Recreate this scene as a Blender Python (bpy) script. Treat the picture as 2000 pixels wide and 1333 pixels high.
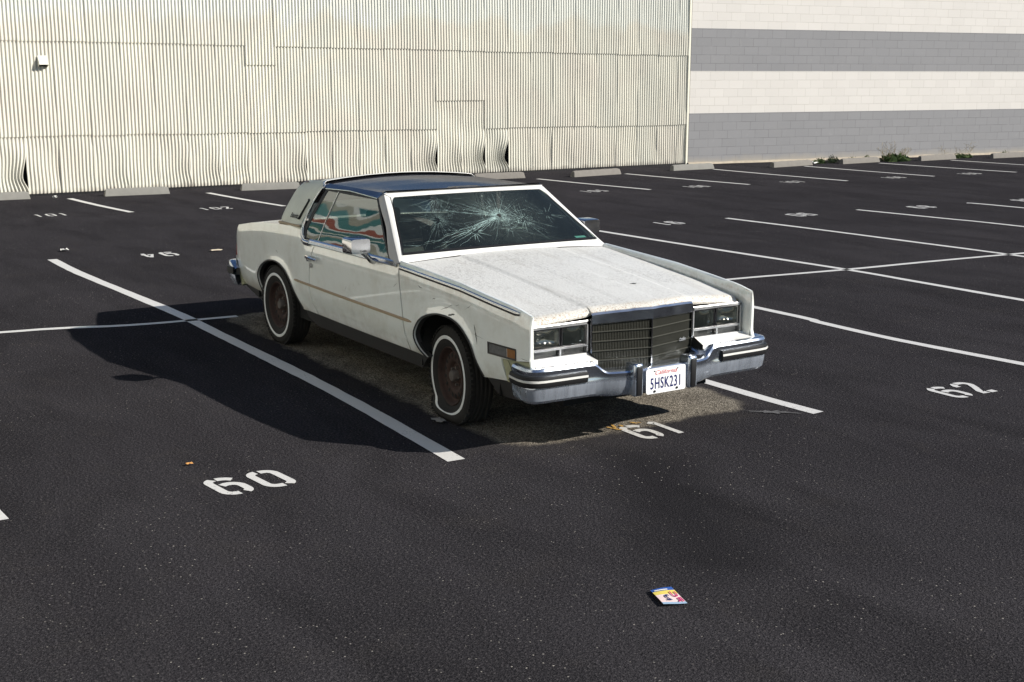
import bpy, bmesh, math, random
import numpy as np
from mathutils import Vector, Matrix
from mathutils.geometry import delaunay_2d_cdt

for o in list(bpy.data.objects): bpy.data.objects.remove(o)
S = bpy.context.scene
COL = S.collection
rnd = random.Random(7)

# ------------------------------------------------------------ camera
cd = bpy.data.cameras.new('camera'); cam = bpy.data.objects.new('camera', cd); COL.objects.link(cam)
FW = Vector((-0.8243296, 0.5274153, -0.2057031)); RT = Vector((0.5386583, 0.8425229, 0.0015923)); UP = Vector((-0.1741493, 0.1094911, 0.9786132))
M = Matrix((RT, UP, -FW)).transposed().to_4x4(); M.translation = Vector((7.186668, -4.937801, 2.268025))
cam.matrix_world = M
cd.sensor_width = 36; cd.lens = 45.299; cd.clip_start = .1; cd.clip_end = 1500
S.camera = cam
S.render.resolution_x = 1024; S.render.resolution_y = 682

# ------------------------------------------------------------ world, sun, exposure
SUN = Vector((1.27, 1.14, 1.0)).normalized()          # direction towards the sun
W = bpy.data.worlds.new('World'); S.world = W; W.use_nodes = True
wn = W.node_tree.nodes; wl = W.node_tree.links
bg = wn['Background']; sky = wn.new('ShaderNodeTexSky'); sky.sky_type = 'NISHITA'; sky.sun_disc = False
sky.sun_elevation = math.asin(SUN.z); sky.sun_rotation = math.atan2(SUN.x, SUN.y)
sky.air_density = .9; sky.dust_density = .2; sky.ozone_density = 3.0
wl.new(sky.outputs[0], bg.inputs[0]); bg.inputs[1].default_value = .062
sd = bpy.data.lights.new('sun', 'SUN'); sd.energy = 4.5; sd.angle = math.radians(.5); sd.color = (1, .95, .87)
so = bpy.data.objects.new('sun', sd); COL.objects.link(so); so.rotation_euler = SUN.to_track_quat('Z', 'Y').to_euler()
so.location = SUN * 60
S.view_settings.view_transform = 'Standard'; S.view_settings.look = 'None'; S.view_settings.gamma = 1
S.view_settings.exposure = .72

# ------------------------------------------------------------ helpers
def tag(o, label=None, cat=None, group=None, kind=None):
    if label: o['label'] = label
    if cat: o['category'] = cat
    if group: o['group'] = group
    if kind: o['kind'] = kind
    return o
def empty(name, loc, label, cat, group=None, kind=None):
    o = bpy.data.objects.new(name, None); COL.objects.link(o); o.location = loc; o.empty_display_size = .2
    return tag(o, label, cat, group, kind)
def link(name, me, parent=None):
    o = bpy.data.objects.new(name, me); COL.objects.link(o)
    if parent:
        o.parent = parent
        t = Vector((0, 0, 0)); q = parent
        while q: t += q.location; q = q.parent
        o.location = -t          # children are modelled in world coordinates
    return o
def fin(name, V, F, mats, parent=None, smooth=35, idx=None, out=None):
    me = bpy.data.meshes.new(name); me.from_pydata([tuple(v) for v in V], [], [tuple(f) for f in F]); me.validate()
    if not isinstance(mats, (list, tuple)): mats = [mats]
    for m in mats: me.materials.append(m)
    if idx:
        for p_, i in zip(me.polygons, idx): p_.material_index = i
    if out is not None:
        s = sum((p_.normal.dot(Vector(out)) * p_.area for p_ in me.polygons), 0.)
        if s < 0: me.flip_normals()
    if smooth:
        for p_ in me.polygons: p_.use_smooth = True
        me.set_sharp_from_angle(angle=math.radians(smooth))
    return link(name, me, parent)
class MB:
    def __init__(s): s.V = []; s.F = []; s.I = []; s.m = 0
    def add(s, V, F):
        b = len(s.V); s.V += [Vector(v) for v in V]; s.F += [tuple(i + b for i in f) for f in F]; s.I += [s.m] * len(F); return s
    def box(s, c, d, rot=None, bev=0):
        c = Vector(c); h = Vector(d) / 2
        P = []
        for x in (-1, 1):
            for y in (-1, 1):
                for z in (-1, 1):
                    v = Vector((x * h.x, y * h.y, z * h.z))
                    if rot: v = rot @ v
                    P.append(c + v)
        return s.add(P, [(0, 1, 3, 2), (4, 6, 7, 5), (0, 4, 5, 1), (2, 3, 7, 6), (0, 2, 6, 4), (1, 5, 7, 3)])
    def rbox(s, c, d, r=.01, rot=None, seg=2):
        bm = bmesh.new(); bmesh.ops.create_cube(bm, size=1)
        for v in bm.verts: v.co = Vector((v.co.x * d[0], v.co.y * d[1], v.co.z * d[2]))
        bmesh.ops.bevel(bm, geom=bm.edges[:], offset=r, segments=seg, affect='EDGES', profile=.5)
        bm.verts.index_update()
        P = [((rot @ v.co) if rot else v.co) + Vector(c) for v in bm.verts]
        F = [[v.index for v in f.verts] for f in bm.faces]; bm.free()
        return s.add(P, F)
    def grid(s, rows, close=False):
        n = len(rows[0]); V = [p for r in rows for p in r]; F = []
        for i in range(len(rows) - 1):
            for j in range(n - 1 + (1 if close else 0)):
                k = (j + 1) % n
                F.append((i * n + j, i * n + k, (i + 1) * n + k, (i + 1) * n + j))
        return s.add(V, F)
    def tube(s, path, r, n=6, cap=True):
        path = [Vector(p) for p in path]; rows = []
        up = Vector((.13, .27, 1)).normalized()
        for i, p in enumerate(path):
            t = (path[min(i + 1, len(path) - 1)] - path[max(i - 1, 0)]).normalized()
            a = t.cross(up); a = a.normalized() if a.length > 1e-4 else t.orthogonal().normalized(); b = a.cross(t)
            rr = r[i] if isinstance(r, (list, tuple)) else r
            rows.append([p + rr * (math.cos(2 * math.pi * k / n) * a + math.sin(2 * math.pi * k / n) * b) for k in range(n)])
        base = len(s.V); s.grid(rows, True)
        if cap:
            s.F.append(tuple(base + k for k in range(n))); s.I.append(s.m)
            s.F.append(tuple(base + (len(rows) - 1) * n + n - 1 - k for k in range(n))); s.I.append(s.m)
        return s
    def prism(s, poly, d):           # poly: 3D points, d: extrusion vector
        n = len(poly); P = [Vector(p) for p in poly]; d = Vector(d)
        V = P + [p + d for p in P]
        return s.add(V, [tuple(range(n)), tuple(range(2 * n - 1, n - 1, -1))] + [(i, (i + 1) % n + 0, (i + 1) % n + n, i + n) for i in range(n)])
    def build(s, name, mats, parent=None, smooth=35, out=None, fix=True):
        me = bpy.data.meshes.new(name); me.from_pydata([tuple(v) for v in s.V], [], s.F)
        if not isinstance(mats, (list, tuple)): mats = [mats]
        for m in mats: me.materials.append(m)
        for p_, i in zip(me.polygons, s.I): p_.material_index = i
        if fix:
            bm = bmesh.new(); bm.from_mesh(me); bmesh.ops.recalc_face_normals(bm, faces=bm.faces); bm.to_mesh(me); bm.free()
        if out is not None and sum((p_.normal.dot(Vector(out)) * p_.area for p_ in me.polygons), 0.) < 0: me.flip_normals()
        if smooth:
            for p_ in me.polygons: p_.use_smooth = True
            me.set_sharp_from_angle(angle=math.radians(smooth))
        return link(name, me, parent)

def interp(x, K):
    if x <= K[0][0]: return K[0][1]
    for (a, u), (b, v) in zip(K, K[1:]):
        if x <= b: return u + (v - u) * (x - a) / (b - a)
    return K[-1][1]
def resample(P, step, closed=True):
    out = []; n = len(P)
    for i in range(n if closed else n - 1):
        a, b = P[i], P[(i + 1) % n]; L = math.hypot(b[0] - a[0], b[1] - a[1]); k = max(1, int(round(L / step)))
        for j in range(k): out.append((a[0] + (b[0] - a[0]) * j / k, a[1] + (b[1] - a[1]) * j / k))
    if not closed: out.append(P[-1])
    return out
def smooth_curve(P, n=6):            # Catmull-Rom through the points (any dimension)
    out = []; m = len(P)
    for i in range(m - 1):
        p0, p1, p2, p3 = P[max(i - 1, 0)], P[i], P[i + 1], P[min(i + 2, m - 1)]
        for k in range(n):
            t = k / n
            out.append(tuple(.5 * (2 * b + (c - a) * t + (2 * a - 5 * b + 4 * c - d) * t * t + (3 * b - 3 * c + d - a) * t ** 3) for a, b, c, d in zip(p0, p1, p2, p3)))
    out.append(tuple(P[-1])); return out
def sheet(mb, outline, fmap, step=.03, skirt=None):
    O = resample(outline, step); A = np.array(O); B = np.roll(A, -1, 0)
    x0, y0 = A.min(0); x1, y1 = A.max(0); pts = []
    nx = max(1, int((x1 - x0) / step)); ny = max(1, int((y1 - y0) / (step * .87)))
    for j in range(1, ny):
        for i in range(nx + 1):
            q = np.array((x0 + (i + .5 * (j % 2)) * (x1 - x0) / nx, y0 + j * (y1 - y0) / ny))
            c = ((A[:, 1] > q[1]) != (B[:, 1] > q[1]))
            with np.errstate(divide='ignore', invalid='ignore'):
                xi = (B[:, 0] - A[:, 0]) * (q[1] - A[:, 1]) / (B[:, 1] - A[:, 1]) + A[:, 0]
            if (np.sum(c & (q[0] < xi)) % 2) == 0: continue
            d = B - A; t = np.clip(((q - A) * d).sum(1) / (d * d).sum(1), 0, 1)
            if np.sqrt((((A + d * t[:, None]) - q) ** 2).sum(1)).min() < step * .45: continue
            pts.append((float(q[0]), float(q[1])))
    n = len(O)
    V, E, F, *_ = delaunay_2d_cdt([Vector(q) for q in O + pts], [], [list(range(n))], 1, 1e-5)
    mb.add([fmap(v.x, v.y) for v in V], [tuple(f) for f in F])
    if skirt is not None:
        P = [Vector(fmap(*q)) for q in O]; sk = Vector(skirt)
        mb.add(P + [p_ + sk for p_ in P], [(i, (i + 1) % n, (i + 1) % n + n, i + n) for i in range(n)])
    return mb

# ------------------------------------------------------------ materials
def mat(name):
    m = bpy.data.materials.new(name); m.use_nodes = True
    nt = m.node_tree; b = nt.nodes['Principled BSDF']; return m, nt, b
def N(nt, t, **k):
    n = nt.nodes.new('ShaderNode' + t)
    for a, v in k.items():
        if a.startswith('i_'): n.inputs[int(a[2:])].default_value = v
        elif isinstance(v, bpy.types.NodeSocket): nt.links.new(v, n.inputs[a])
        elif a in n.inputs.keys() and not hasattr(n, a): n.inputs[a].default_value = v
        else: setattr(n, a, v)
    return n
def coord(nt, kind='Object'):
    return nt.nodes.new('ShaderNodeTexCoord').outputs[kind]
def noise(nt, v, scale, detail=4, rough=.5, dist=0):
    n = nt.nodes.new('ShaderNodeTexNoise'); nt.links.new(v, n.inputs['Vector']); n.inputs['Scale'].default_value = scale
    n.inputs['Detail'].default_value = detail; n.inputs['Roughness'].default_value = rough; n.inputs['Distortion'].default_value = dist
    return n.outputs['Fac']
def ramp(nt, f, stops):
    r = nt.nodes.new('ShaderNodeValToRGB'); nt.links.new(f, r.inputs[0]); e = r.color_ramp.elements
    while len(e) < len(stops): e.new(.5)
    for s_, (p_, c) in zip(e, stops):
        s_.position = p_; s_.color = (c, c, c, 1) if isinstance(c, (int, float)) else (*c, 1)
    return r.outputs[0]
def mix(nt, f, a, b, mode='MIX'):
    n = nt.nodes.new('ShaderNodeMix'); n.data_type = 'RGBA'; n.blend_type = mode
    for s_, v in ((0, f), (6, a), (7, b)):
        if isinstance(v, bpy.types.NodeSocket): nt.links.new(v, n.inputs[s_])
        elif isinstance(v, (tuple, list)): n.inputs[s_].default_value = (*v, 1)
        else: n.inputs[s_].default_value = v
    return n.outputs[2]
def math_(nt, op, a, b=None, c=None):
    n = nt.nodes.new('ShaderNodeMath'); n.operation = op
    for s_, v in ((0, a), (1, b), (2, c)):
        if v is None: continue
        if isinstance(v, bpy.types.NodeSocket): nt.links.new(v, n.inputs[s_])
        else: n.inputs[s_].default_value = v
    return n.outputs[0]
def bump(nt, b, h, strength=.3, dist=.01, nrm=None):
    n = nt.nodes.new('ShaderNodeBump'); nt.links.new(h, n.inputs['Height']); n.inputs['Strength'].default_value = strength; n.inputs['Distance'].default_value = dist
    if nrm: nt.links.new(nrm, n.inputs['Normal'])
    nt.links.new(n.outputs[0], b.inputs['Normal']); return n.outputs[0]
def simple(name, col, rough=.5, metal=0, var=.12, vscale=9, coat=0, bmp=0, bscale=80):
    m, nt, b = mat(name); v = coord(nt)
    f = noise(nt, v, vscale, 5, .6)
    c = mix(nt, f, tuple(x * (1 - var) for x in col), tuple(min(1, x * (1 + var)) for x in col))
    nt.links.new(c, b.inputs['Base Color']); b.inputs['Roughness'].default_value = rough; b.inputs['Metallic'].default_value = metal
    b.inputs['Coat Weight'].default_value = coat
    if bmp: bump(nt, b, noise(nt, v, bscale, 3), bmp, .002)
    return m
def sep(nt, v):
    n = nt.nodes.new('ShaderNodeSeparateXYZ'); nt.links.new(v, n.inputs[0]); return n.outputs

# asphalt: black sealer, with the unsealed patch left around the parked car
def make_asphalt():
    m, nt, b = mat('asphalt'); v = coord(nt)
    big = noise(nt, v, .35, 5, .6); med = noise(nt, v, 2.2, 5, .65, .4)
    mp = N(nt, 'Mapping'); nt.links.new(v, mp.inputs[0]); mp.inputs['Scale'].default_value = (.5, 1.7, 1); mp.inputs['Rotation'].default_value = (0, 0, .5)
    streak = noise(nt, mp.outputs[0], 1.1, 6, .6, .6)
    fine = noise(nt, v, 68, 4, .8)
    vor = N(nt, 'TexVoronoi'); nt.links.new(v, vor.inputs['Vector']); vor.inputs['Scale'].default_value = 120
    vsp = N(nt, 'TexVoronoi'); nt.links.new(v, vsp.inputs['Vector']); vsp.inputs['Scale'].default_value = 75
    vcol = sep(nt, vsp.outputs['Color'])
    seal = mix(nt, ramp(nt, big, [(.35, 0), (.65, 1)]), (.032, .0302, .0335), (.042, .0395, .0432))
    seal = mix(nt, ramp(nt, streak, [(.42, 0), (.7, .75)]), seal, (.021, .020, .022))
    seal = mix(nt, ramp(nt, med, [(.55, 0), (.75, .5)]), seal, (.044, .040, .039))
    seal = mix(nt, ramp(nt, fine, [(.36, .80), (.52, 0)]), seal, (.010, .010, .011))
    seal = mix(nt, ramp(nt, fine, [(.54, 0), (.70, .9)]), seal, (.095, .088, .09))
    mp2 = N(nt, 'Mapping'); nt.links.new(v, mp2.inputs[0]); mp2.vector_type = 'TEXTURE'; mp2.inputs['Location'].default_value = (2.15, -.65, 0); mp2.inputs['Rotation'].default_value = (0, 0, -.46)
    aa = N(nt, 'VectorMath', operation='ABSOLUTE'); nt.links.new(mp2.outputs[0], aa.inputs[0]); q1 = N(nt, 'VectorMath', operation='SUBTRACT'); nt.links.new(aa.outputs[0], q1.inputs[0]); q1.inputs[1].default_value = (.75, .04, 9)
    q2 = N(nt, 'VectorMath', operation='MAXIMUM'); nt.links.new(q1.outputs[0], q2.inputs[0]); q2.inputs[1].default_value = (0, 0, 0); q3 = N(nt, 'VectorMath', operation='LENGTH'); nt.links.new(q2.outputs[0], q3.inputs[0])
    st = ramp(nt, math_(nt, 'ADD', q3.outputs['Value'], math_(nt, 'MULTIPLY', math_(nt, 'SUBTRACT', noise(nt, v, 3, 4, .6), .5), .3)), [(.05, .62), (.42, 0)])
    seal = mix(nt, st, seal, (.016, .0155, .017))
    # worn stones showing through
    wear = ramp(nt, noise(nt, v, .8, 3), [(.4, .12), (.65, 1)])
    speck = math_(nt, 'MULTIPLY', math_(nt, 'LESS_THAN', vsp.outputs['Distance'], .30), math_(nt, 'GREATER_THAN', vcol[0], .972))
    seal = mix(nt, math_(nt, 'MULTIPLY', speck, wear), seal, (.30, .28, .25))
    # distance to the unsealed rectangle
    sub = N(nt, 'VectorMath', operation='SUBTRACT'); nt.links.new(v, sub.inputs[0]); sub.inputs[1].default_value = (-1.72, .15, 0)
    ab = N(nt, 'VectorMath', operation='ABSOLUTE'); nt.links.new(sub.outputs[0], ab.inputs[0])
    s2 = N(nt, 'VectorMath', operation='SUBTRACT'); nt.links.new(ab.outputs[0], s2.inputs[0]); s2.inputs[1].default_value = (2.28, .72, 9)
    mx = N(nt, 'VectorMath', operation='MAXIMUM'); nt.links.new(s2.outputs[0], mx.inputs[0]); mx.inputs[1].default_value = (0, 0, 0)
    ln = N(nt, 'VectorMath', operation='LENGTH'); nt.links.new(mx.outputs[0], ln.inputs[0])
    d = math_(nt, 'ADD', ln.outputs['Value'], math_(nt, 'MULTIPLY', math_(nt, 'SUBTRACT', noise(nt, v, 2.6, 5, .6), .5), .22))
    d = math_(nt, 'ADD', d, math_(nt, 'MULTIPLY', math_(nt, 'SUBTRACT', noise(nt, v, 30, 2), .5), .05))
    msk = ramp(nt, d, [(.24, 1), (.31, 0)])
    agg = mix(nt, sep(nt, vor.outputs['Color'])[0], (.13, .115, .092), (.56, .50, .41))
    agg = mix(nt, ramp(nt, vor.outputs['Distance'], [(.35, 0), (.6, .7)]), agg, (.03, .027, .023))
    agg = mix(nt, ramp(nt, noise(nt, v, 3.5, 4), [(.4, 0), (.7, .5)]), agg, (.07, .06, .05))
    c = mix(nt, msk, seal, agg)
    # faint halo of overspray where the sealer thins out
    halo = ramp(nt, d, [(.33, .35), (.62, 0)])
    c = mix(nt, math_(nt, 'MULTIPLY', halo, ramp(nt, med, [(.4, 0), (.6, 1)])), c, (.05, .045, .04))
    nt.links.new(c, b.inputs['Base Color'])
    rg = mix(nt, msk, (.74, .74, .74), (.92, .92, .92)); nt.links.new(rg, b.inputs['Roughness'])
    b.inputs['Specular IOR Level'].default_value = 0; b.inputs['IOR'].default_value = 1.01
    h = math_(nt, 'ADD', math_(nt, 'MULTIPLY', fine, .9), math_(nt, 'MULTIPLY', vor.outputs['Distance'], .6))
    bump(nt, b, h, .75, .009)
    return m
def make_paint(name='line_paint', wear=.0, base=(.60, .59, .57)):
    m, nt, b = mat(name); v = coord(nt)
    f = noise(nt, v, 60, 4, .7); g = noise(nt, v, 3.2, 5, .7)
    c = mix(nt, g, tuple(x * .80 for x in base), base)
    w = math_(nt, 'ADD', f, math_(nt, 'MULTIPLY', math_(nt, 'SUBTRACT', g, .5), .55))
    c = mix(nt, ramp(nt, w, [(.66 - wear, 0), (.74 - wear, .85)]), c, (.05, .047, .045))
    nt.links.new(c, b.inputs['Base Color']); b.inputs['Roughness'].default_value = .7
    bump(nt, b, f, .3, .003)
    return m
def make_corrugated():
    m, nt, b = mat('painted_corrugated_steel'); v = coord(nt); s = sep(nt, v)
    oi = nt.nodes.new('ShaderNodeObjectInfo')
    cream = mix(nt, oi.outputs['Random'], (.53, .52, .45), (.60, .58, .495))
    cream = mix(nt, ramp(nt, noise(nt, v, .9, 4), [(.42, 0), (.62, .8)]), cream, (.545, .515, .445))
    # repainted area: everything above a ragged edge is an older, whiter coat
    cmb = N(nt, 'CombineXYZ'); nt.links.new(s[1], cmb.inputs[1])
    edge = math_(nt, 'ADD', s[2], math_(nt, 'MULTIPLY', math_(nt, 'SUBTRACT', noise(nt, cmb.outputs[0], .75, 4, .6), .5), -1.6))
    edge = math_(nt, 'ADD', edge, math_(nt, 'MULTIPLY', math_(nt, 'SUBTRACT', noise(nt, v, 2.4, 3, .6), .5), -.25))
    old = ramp(nt, math_(nt, 'MULTIPLY', edge, .1), [(.318, 0), (.336, .75)])
    c = mix(nt, old, cream, (.58, .595, .545))
    c = mix(nt, ramp(nt, noise(nt, v, 14, 6, .7), [(.62, 0), (.75, .35)]), c, (.33, .29, .23))
    vm = N(nt, 'Mapping'); nt.links.new(v, vm.inputs[0]); vm.inputs['Scale'].default_value = (1, 9, .5)
    c = mix(nt, ramp(nt, noise(nt, vm.outputs[0], 2.5, 5, .7), [(.5, 0), (.8, .38)]), c, (.42, .36, .28))
    low = ramp(nt, math_(nt, 'ADD', math_(nt, 'MULTIPLY', s[2], .5), math_(nt, 'MULTIPLY', noise(nt, v, 6, 4), .12)), [(.05, .75), (.12, 0)])
    c = mix(nt, low, c, (.16, .13, .11))
    nt.links.new(c, b.inputs['Base Color']); b.inputs['Roughness'].default_value = .62
    bump(nt, b, noise(nt, v, 22, 4), .25, .004)
    return m
def make_block():
    m, nt, b = mat('painted_block'); v = coord(nt); s = sep(nt, v)
    cmb = N(nt, 'CombineXYZ'); nt.links.new(s[1], cmb.inputs[0]); nt.links.new(s[2], cmb.inputs[1])
    br = N(nt, 'TexBrick'); nt.links.new(cmb.outputs[0], br.inputs['Vector']); br.inputs['Scale'].default_value = 1
    br.inputs['Brick Width'].default_value = .4064; br.inputs['Row Height'].default_value = .2032; br.inputs['Mortar Size'].default_value = .006
    br.inputs['Mortar Smooth'].default_value = .3; br.offset_frequency = 2; br.offset = .37
    br.inputs['Color1'].default_value = (.0, 0, 0, 1); br.inputs['Color2'].default_value = (1, 1, 1, 1); br.inputs['Bias'].default_value = 0
    z = s[2]
    band = math_(nt, 'ADD', math_(nt, 'LESS_THAN', z, 1.238), math_(nt, 'MULTIPLY', math_(nt, 'GREATER_THAN', z, 2.254), math_(nt, 'LESS_THAN', z, 3.27)))
    white = mix(nt, noise(nt, v, 1.3, 4), (.53, .505, .47), (.565, .54, .505))
    grey = mix(nt, noise(nt, v, 1.0, 5, .6), (.185, .186, .193), (.21, .209, .213))
    grey = mix(nt, ramp(nt, noise(nt, v, 7, 5, .7), [(.6, 0), (.75, .25)]), grey, (.30, .29, .285))
    c = mix(nt, band, white, grey)
    tone = N(nt, 'HueSaturation'); nt.links.new(c, tone.inputs['Color'])
    nt.links.new(math_(nt, 'ADD', .97, math_(nt, 'MULTIPLY', sep(nt, br.outputs['Color'])[0], .05)), tone.inputs['Value'])
    c = tone.outputs[0]
    mor = math_(nt, 'MULTIPLY', br.outputs['Fac'], ramp(nt, noise(nt, v, 1.9, 3, .7), [(.35, .25), (.6, 1)]))
    c = mix(nt, mor, c, mix(nt, band, (.42, .40, .36), (.12, .12, .125)))
    dirt = ramp(nt, math_(nt, 'ADD', z, math_(nt, 'MULTIPLY', noise(nt, v, 4, 4), .2)), [(.12, .7), (.3, 0)])
    c = mix(nt, dirt, c, (.30, .27, .22))
    nt.links.new(c, b.inputs['Base Color']); b.inputs['Roughness'].default_value = .75
    h = math_(nt, 'ADD', math_(nt, 'MULTIPLY', br.outputs['Fac'], -1), math_(nt, 'MULTIPLY', noise(nt, v, 60, 3), .12))
    bump(nt, b, h, .35, .008)
    return m
def make_mural():
    m, nt, b = mat('mural_paint'); v = coord(nt); s = sep(nt, v)
    w2 = noise(nt, v, .6, 2, .4)
    sn = lambda f, ph, am: math_(nt, 'MULTIPLY', math_(nt, 'SINE', math_(nt, 'ADD', math_(nt, 'MULTIPLY', s[0], f), ph)), am)
    t = math_(nt, 'ADD', s[2], sn(2.1, .4, .24)); t = math_(nt, 'ADD', t, sn(4.3, 1.0, .10)); t = math_(nt, 'ADD', t, math_(nt, 'MULTIPLY', w2, 1.3))
    t = math_(nt, 'FRACT', math_(nt, 'ADD', math_(nt, 'MULTIPLY', t, .52), .70))
    r = nt.nodes.new('ShaderNodeValToRGB'); nt.links.new(t, r.inputs[0]); r.color_ramp.interpolation = 'CONSTANT'; e = r.color_ramp.elements
    cols = [(0, (.06, .17, .18)), (.13, (.76, .76, .71)), (.19, (.36, .11, .075)), (.32, (.76, .76, .71)), (.38, (.08, .23, .22)), (.52, (.40, .38, .30)), (.63, (.76, .75, .70)), (.68, (.03, .15, .16)), (.82, (.72, .70, .62)), (.9, (.10, .22, .17))]
    while len(e) < len(cols): e.new(.5)
    for q, (p_, c) in zip(e, cols): q.position = p_; q.color = (*c, 1)
    c = mix(nt, ramp(nt, math_(nt, 'MULTIPLY', s[2], .1), [(.14, 1), (.145, 0), (.50, 0), (.505, 1)]), r.outputs[0], (.82, .78, .68))
    nt.links.new(c, b.inputs['Base Color']); b.inputs['Roughness'].default_value = .8
    bump(nt, b, noise(nt, v, 20, 3), .1, .003)
    return m
def make_car_paint(name, base, hood=False, side=False):
    m, nt, b = mat(name); v = coord(nt); s = sep(nt, v)
    g = noise(nt, v, 2.1, 5, .6)
    c = mix(nt, g, tuple(x * .93 for x in base), base)
    if side:
        c = mix(nt, ramp(nt, noise(nt, v, 5, 5, .7), [(.50, 0), (.72, .45)]), c, (.60, .58, .49))
        # scuffs and chips
        mp = N(nt, 'Mapping'); nt.links.new(v, mp.inputs[0]); mp.inputs['Scale'].default_value = (1, 1, .35); mp.inputs['Rotation'].default_value = (0, .5, 0)
        c = mix(nt, ramp(nt, noise(nt, mp.outputs[0], 38, 4, .75), [(.70, 0), (.76, .75)]), c, (.16, .15, .13))
        c = mix(nt, ramp(nt, noise(nt, v, 9, 4, .7), [(.66, 0), (.8, .55)]), c, (.34, .34, .31))
        dr = math_(nt, 'SUBTRACT', math_(nt, 'SUBTRACT', .947, math_(nt, 'MULTIPLY', s[0], .0703)), s[2])
        band = math_(nt, 'MULTIPLY', ramp(nt, dr, [(.0, 0), (.03, .8), (.05, .5), (.16, 0)]), ramp(nt, noise(nt, v, 6, 5, .7), [(.42, 0), (.62, 1)]))
        c = mix(nt, band, c, (.47, .39, .29))
        c = mix(nt, ramp(nt, noise(nt, v, 3.2, 5, .7), [(.5, 0), (.68, .20)]), c, (.58, .56, .48))
        low = ramp(nt, math_(nt, 'ADD', s[2], math_(nt, 'MULTIPLY', noise(nt, v, 9, 4, .7), .16)), [(.44, .65), (.54, 0)])
        c = mix(nt, low, c, (.42, .36, .27))
        c = mix(nt, ramp(nt, noise(nt, v, 48, 3, .7), [(.72, 0), (.77, .8)]), c, (.20, .15, .11))
    if not hood: bump(nt, b, noise(nt, v, 2.2, 3, .5), .10, .03)
    b.inputs['Roughness'].default_value = .42; b.inputs['Coat Weight'].default_value = .7; b.inputs['Coat Roughness'].default_value = .07
    if side: b.inputs['Coat Weight'].default_value = 1; b.inputs['Coat Roughness'].default_value = .035; b.inputs['Coat IOR'].default_value = 1.95
    if hood:
        cell = noise(nt, v, 48, 4, .8); spot = noise(nt, v, 60, 2, .6)
        zone = ramp(nt, noise(nt, v, 2.0, 5, .65), [(.38, .05), (.6, 1)])
        c = mix(nt, math_(nt, 'MULTIPLY', ramp(nt, cell, [(.47, 0), (.64, .58)]), zone), c, (.22, .205, .19))
        mp = N(nt, 'Mapping'); nt.links.new(v, mp.inputs[0]); mp.inputs['Scale'].default_value = (.5, 3, 1); mp.inputs['Rotation'].default_value = (0, 0, .12)
        c = mix(nt, ramp(nt, noise(nt, mp.outputs[0], 2.2, 5, .7), [(.55, 0), (.74, .6)]), c, (.36, .335, .30))
        # rust speckle close to the leading edge
        xe = math_(nt, 'SUBTRACT', 1.0, math_(nt, 'MULTIPLY', math_(nt, 'ABSOLUTE', s[1]), .12))
        near = ramp(nt, math_(nt, 'ADD', math_(nt, 'SUBTRACT', xe, s[0]), math_(nt, 'MULTIPLY', noise(nt, v, 6, 3), .03)), [(.015, 1), (.055, 0)])
        rs = math_(nt, 'MULTIPLY', near, ramp(nt, noise(nt, v, 95, 3, .7), [(.56, 0), (.62, .9)]))
        c = mix(nt, math_(nt, 'MULTIPLY', near, .30), c, (.60, .55, .44))
        c = mix(nt, rs, c, mix(nt, spot, (.14, .06, .03), (.45, .26, .10)))
        far = ramp(nt, noise(nt, v, 55, 2, .5), [(.74, 0), (.75, 1)]); c = mix(nt, far, c, (.12, .08, .05))
        b.inputs['Roughness'].default_value = .5; b.inputs['Coat Weight'].default_value = .1
        bump(nt, b, math_(nt, 'ADD', cell, spot), .6, .004)
    nt.links.new(c, b.inputs['Base Color'])
    return m
def make_chrome(name, col=(.60, .60, .61), rough=.12, pit=.25):
    m, nt, b = mat(name); v = coord(nt)
    f = noise(nt, v, 60, 4, .7); g = noise(nt, v, 6, 4)
    c = mix(nt, ramp(nt, f, [(.55, 0), (.75, pit)]), col, (.22, .19, .16))
    nt.links.new(c, b.inputs['Base Color']); b.inputs['Metallic'].default_value = 1
    rr = N(nt, 'MapRange'); nt.links.new(g, rr.inputs[0]); rr.inputs[3].default_value = rough * .6; rr.inputs[4].default_value = rough * 2.2
    nt.links.new(rr.outputs[0], b.inputs['Roughness'])
    bump(nt, b, noise(nt, v, 4, 2), .12, .02)
    return m
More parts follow.
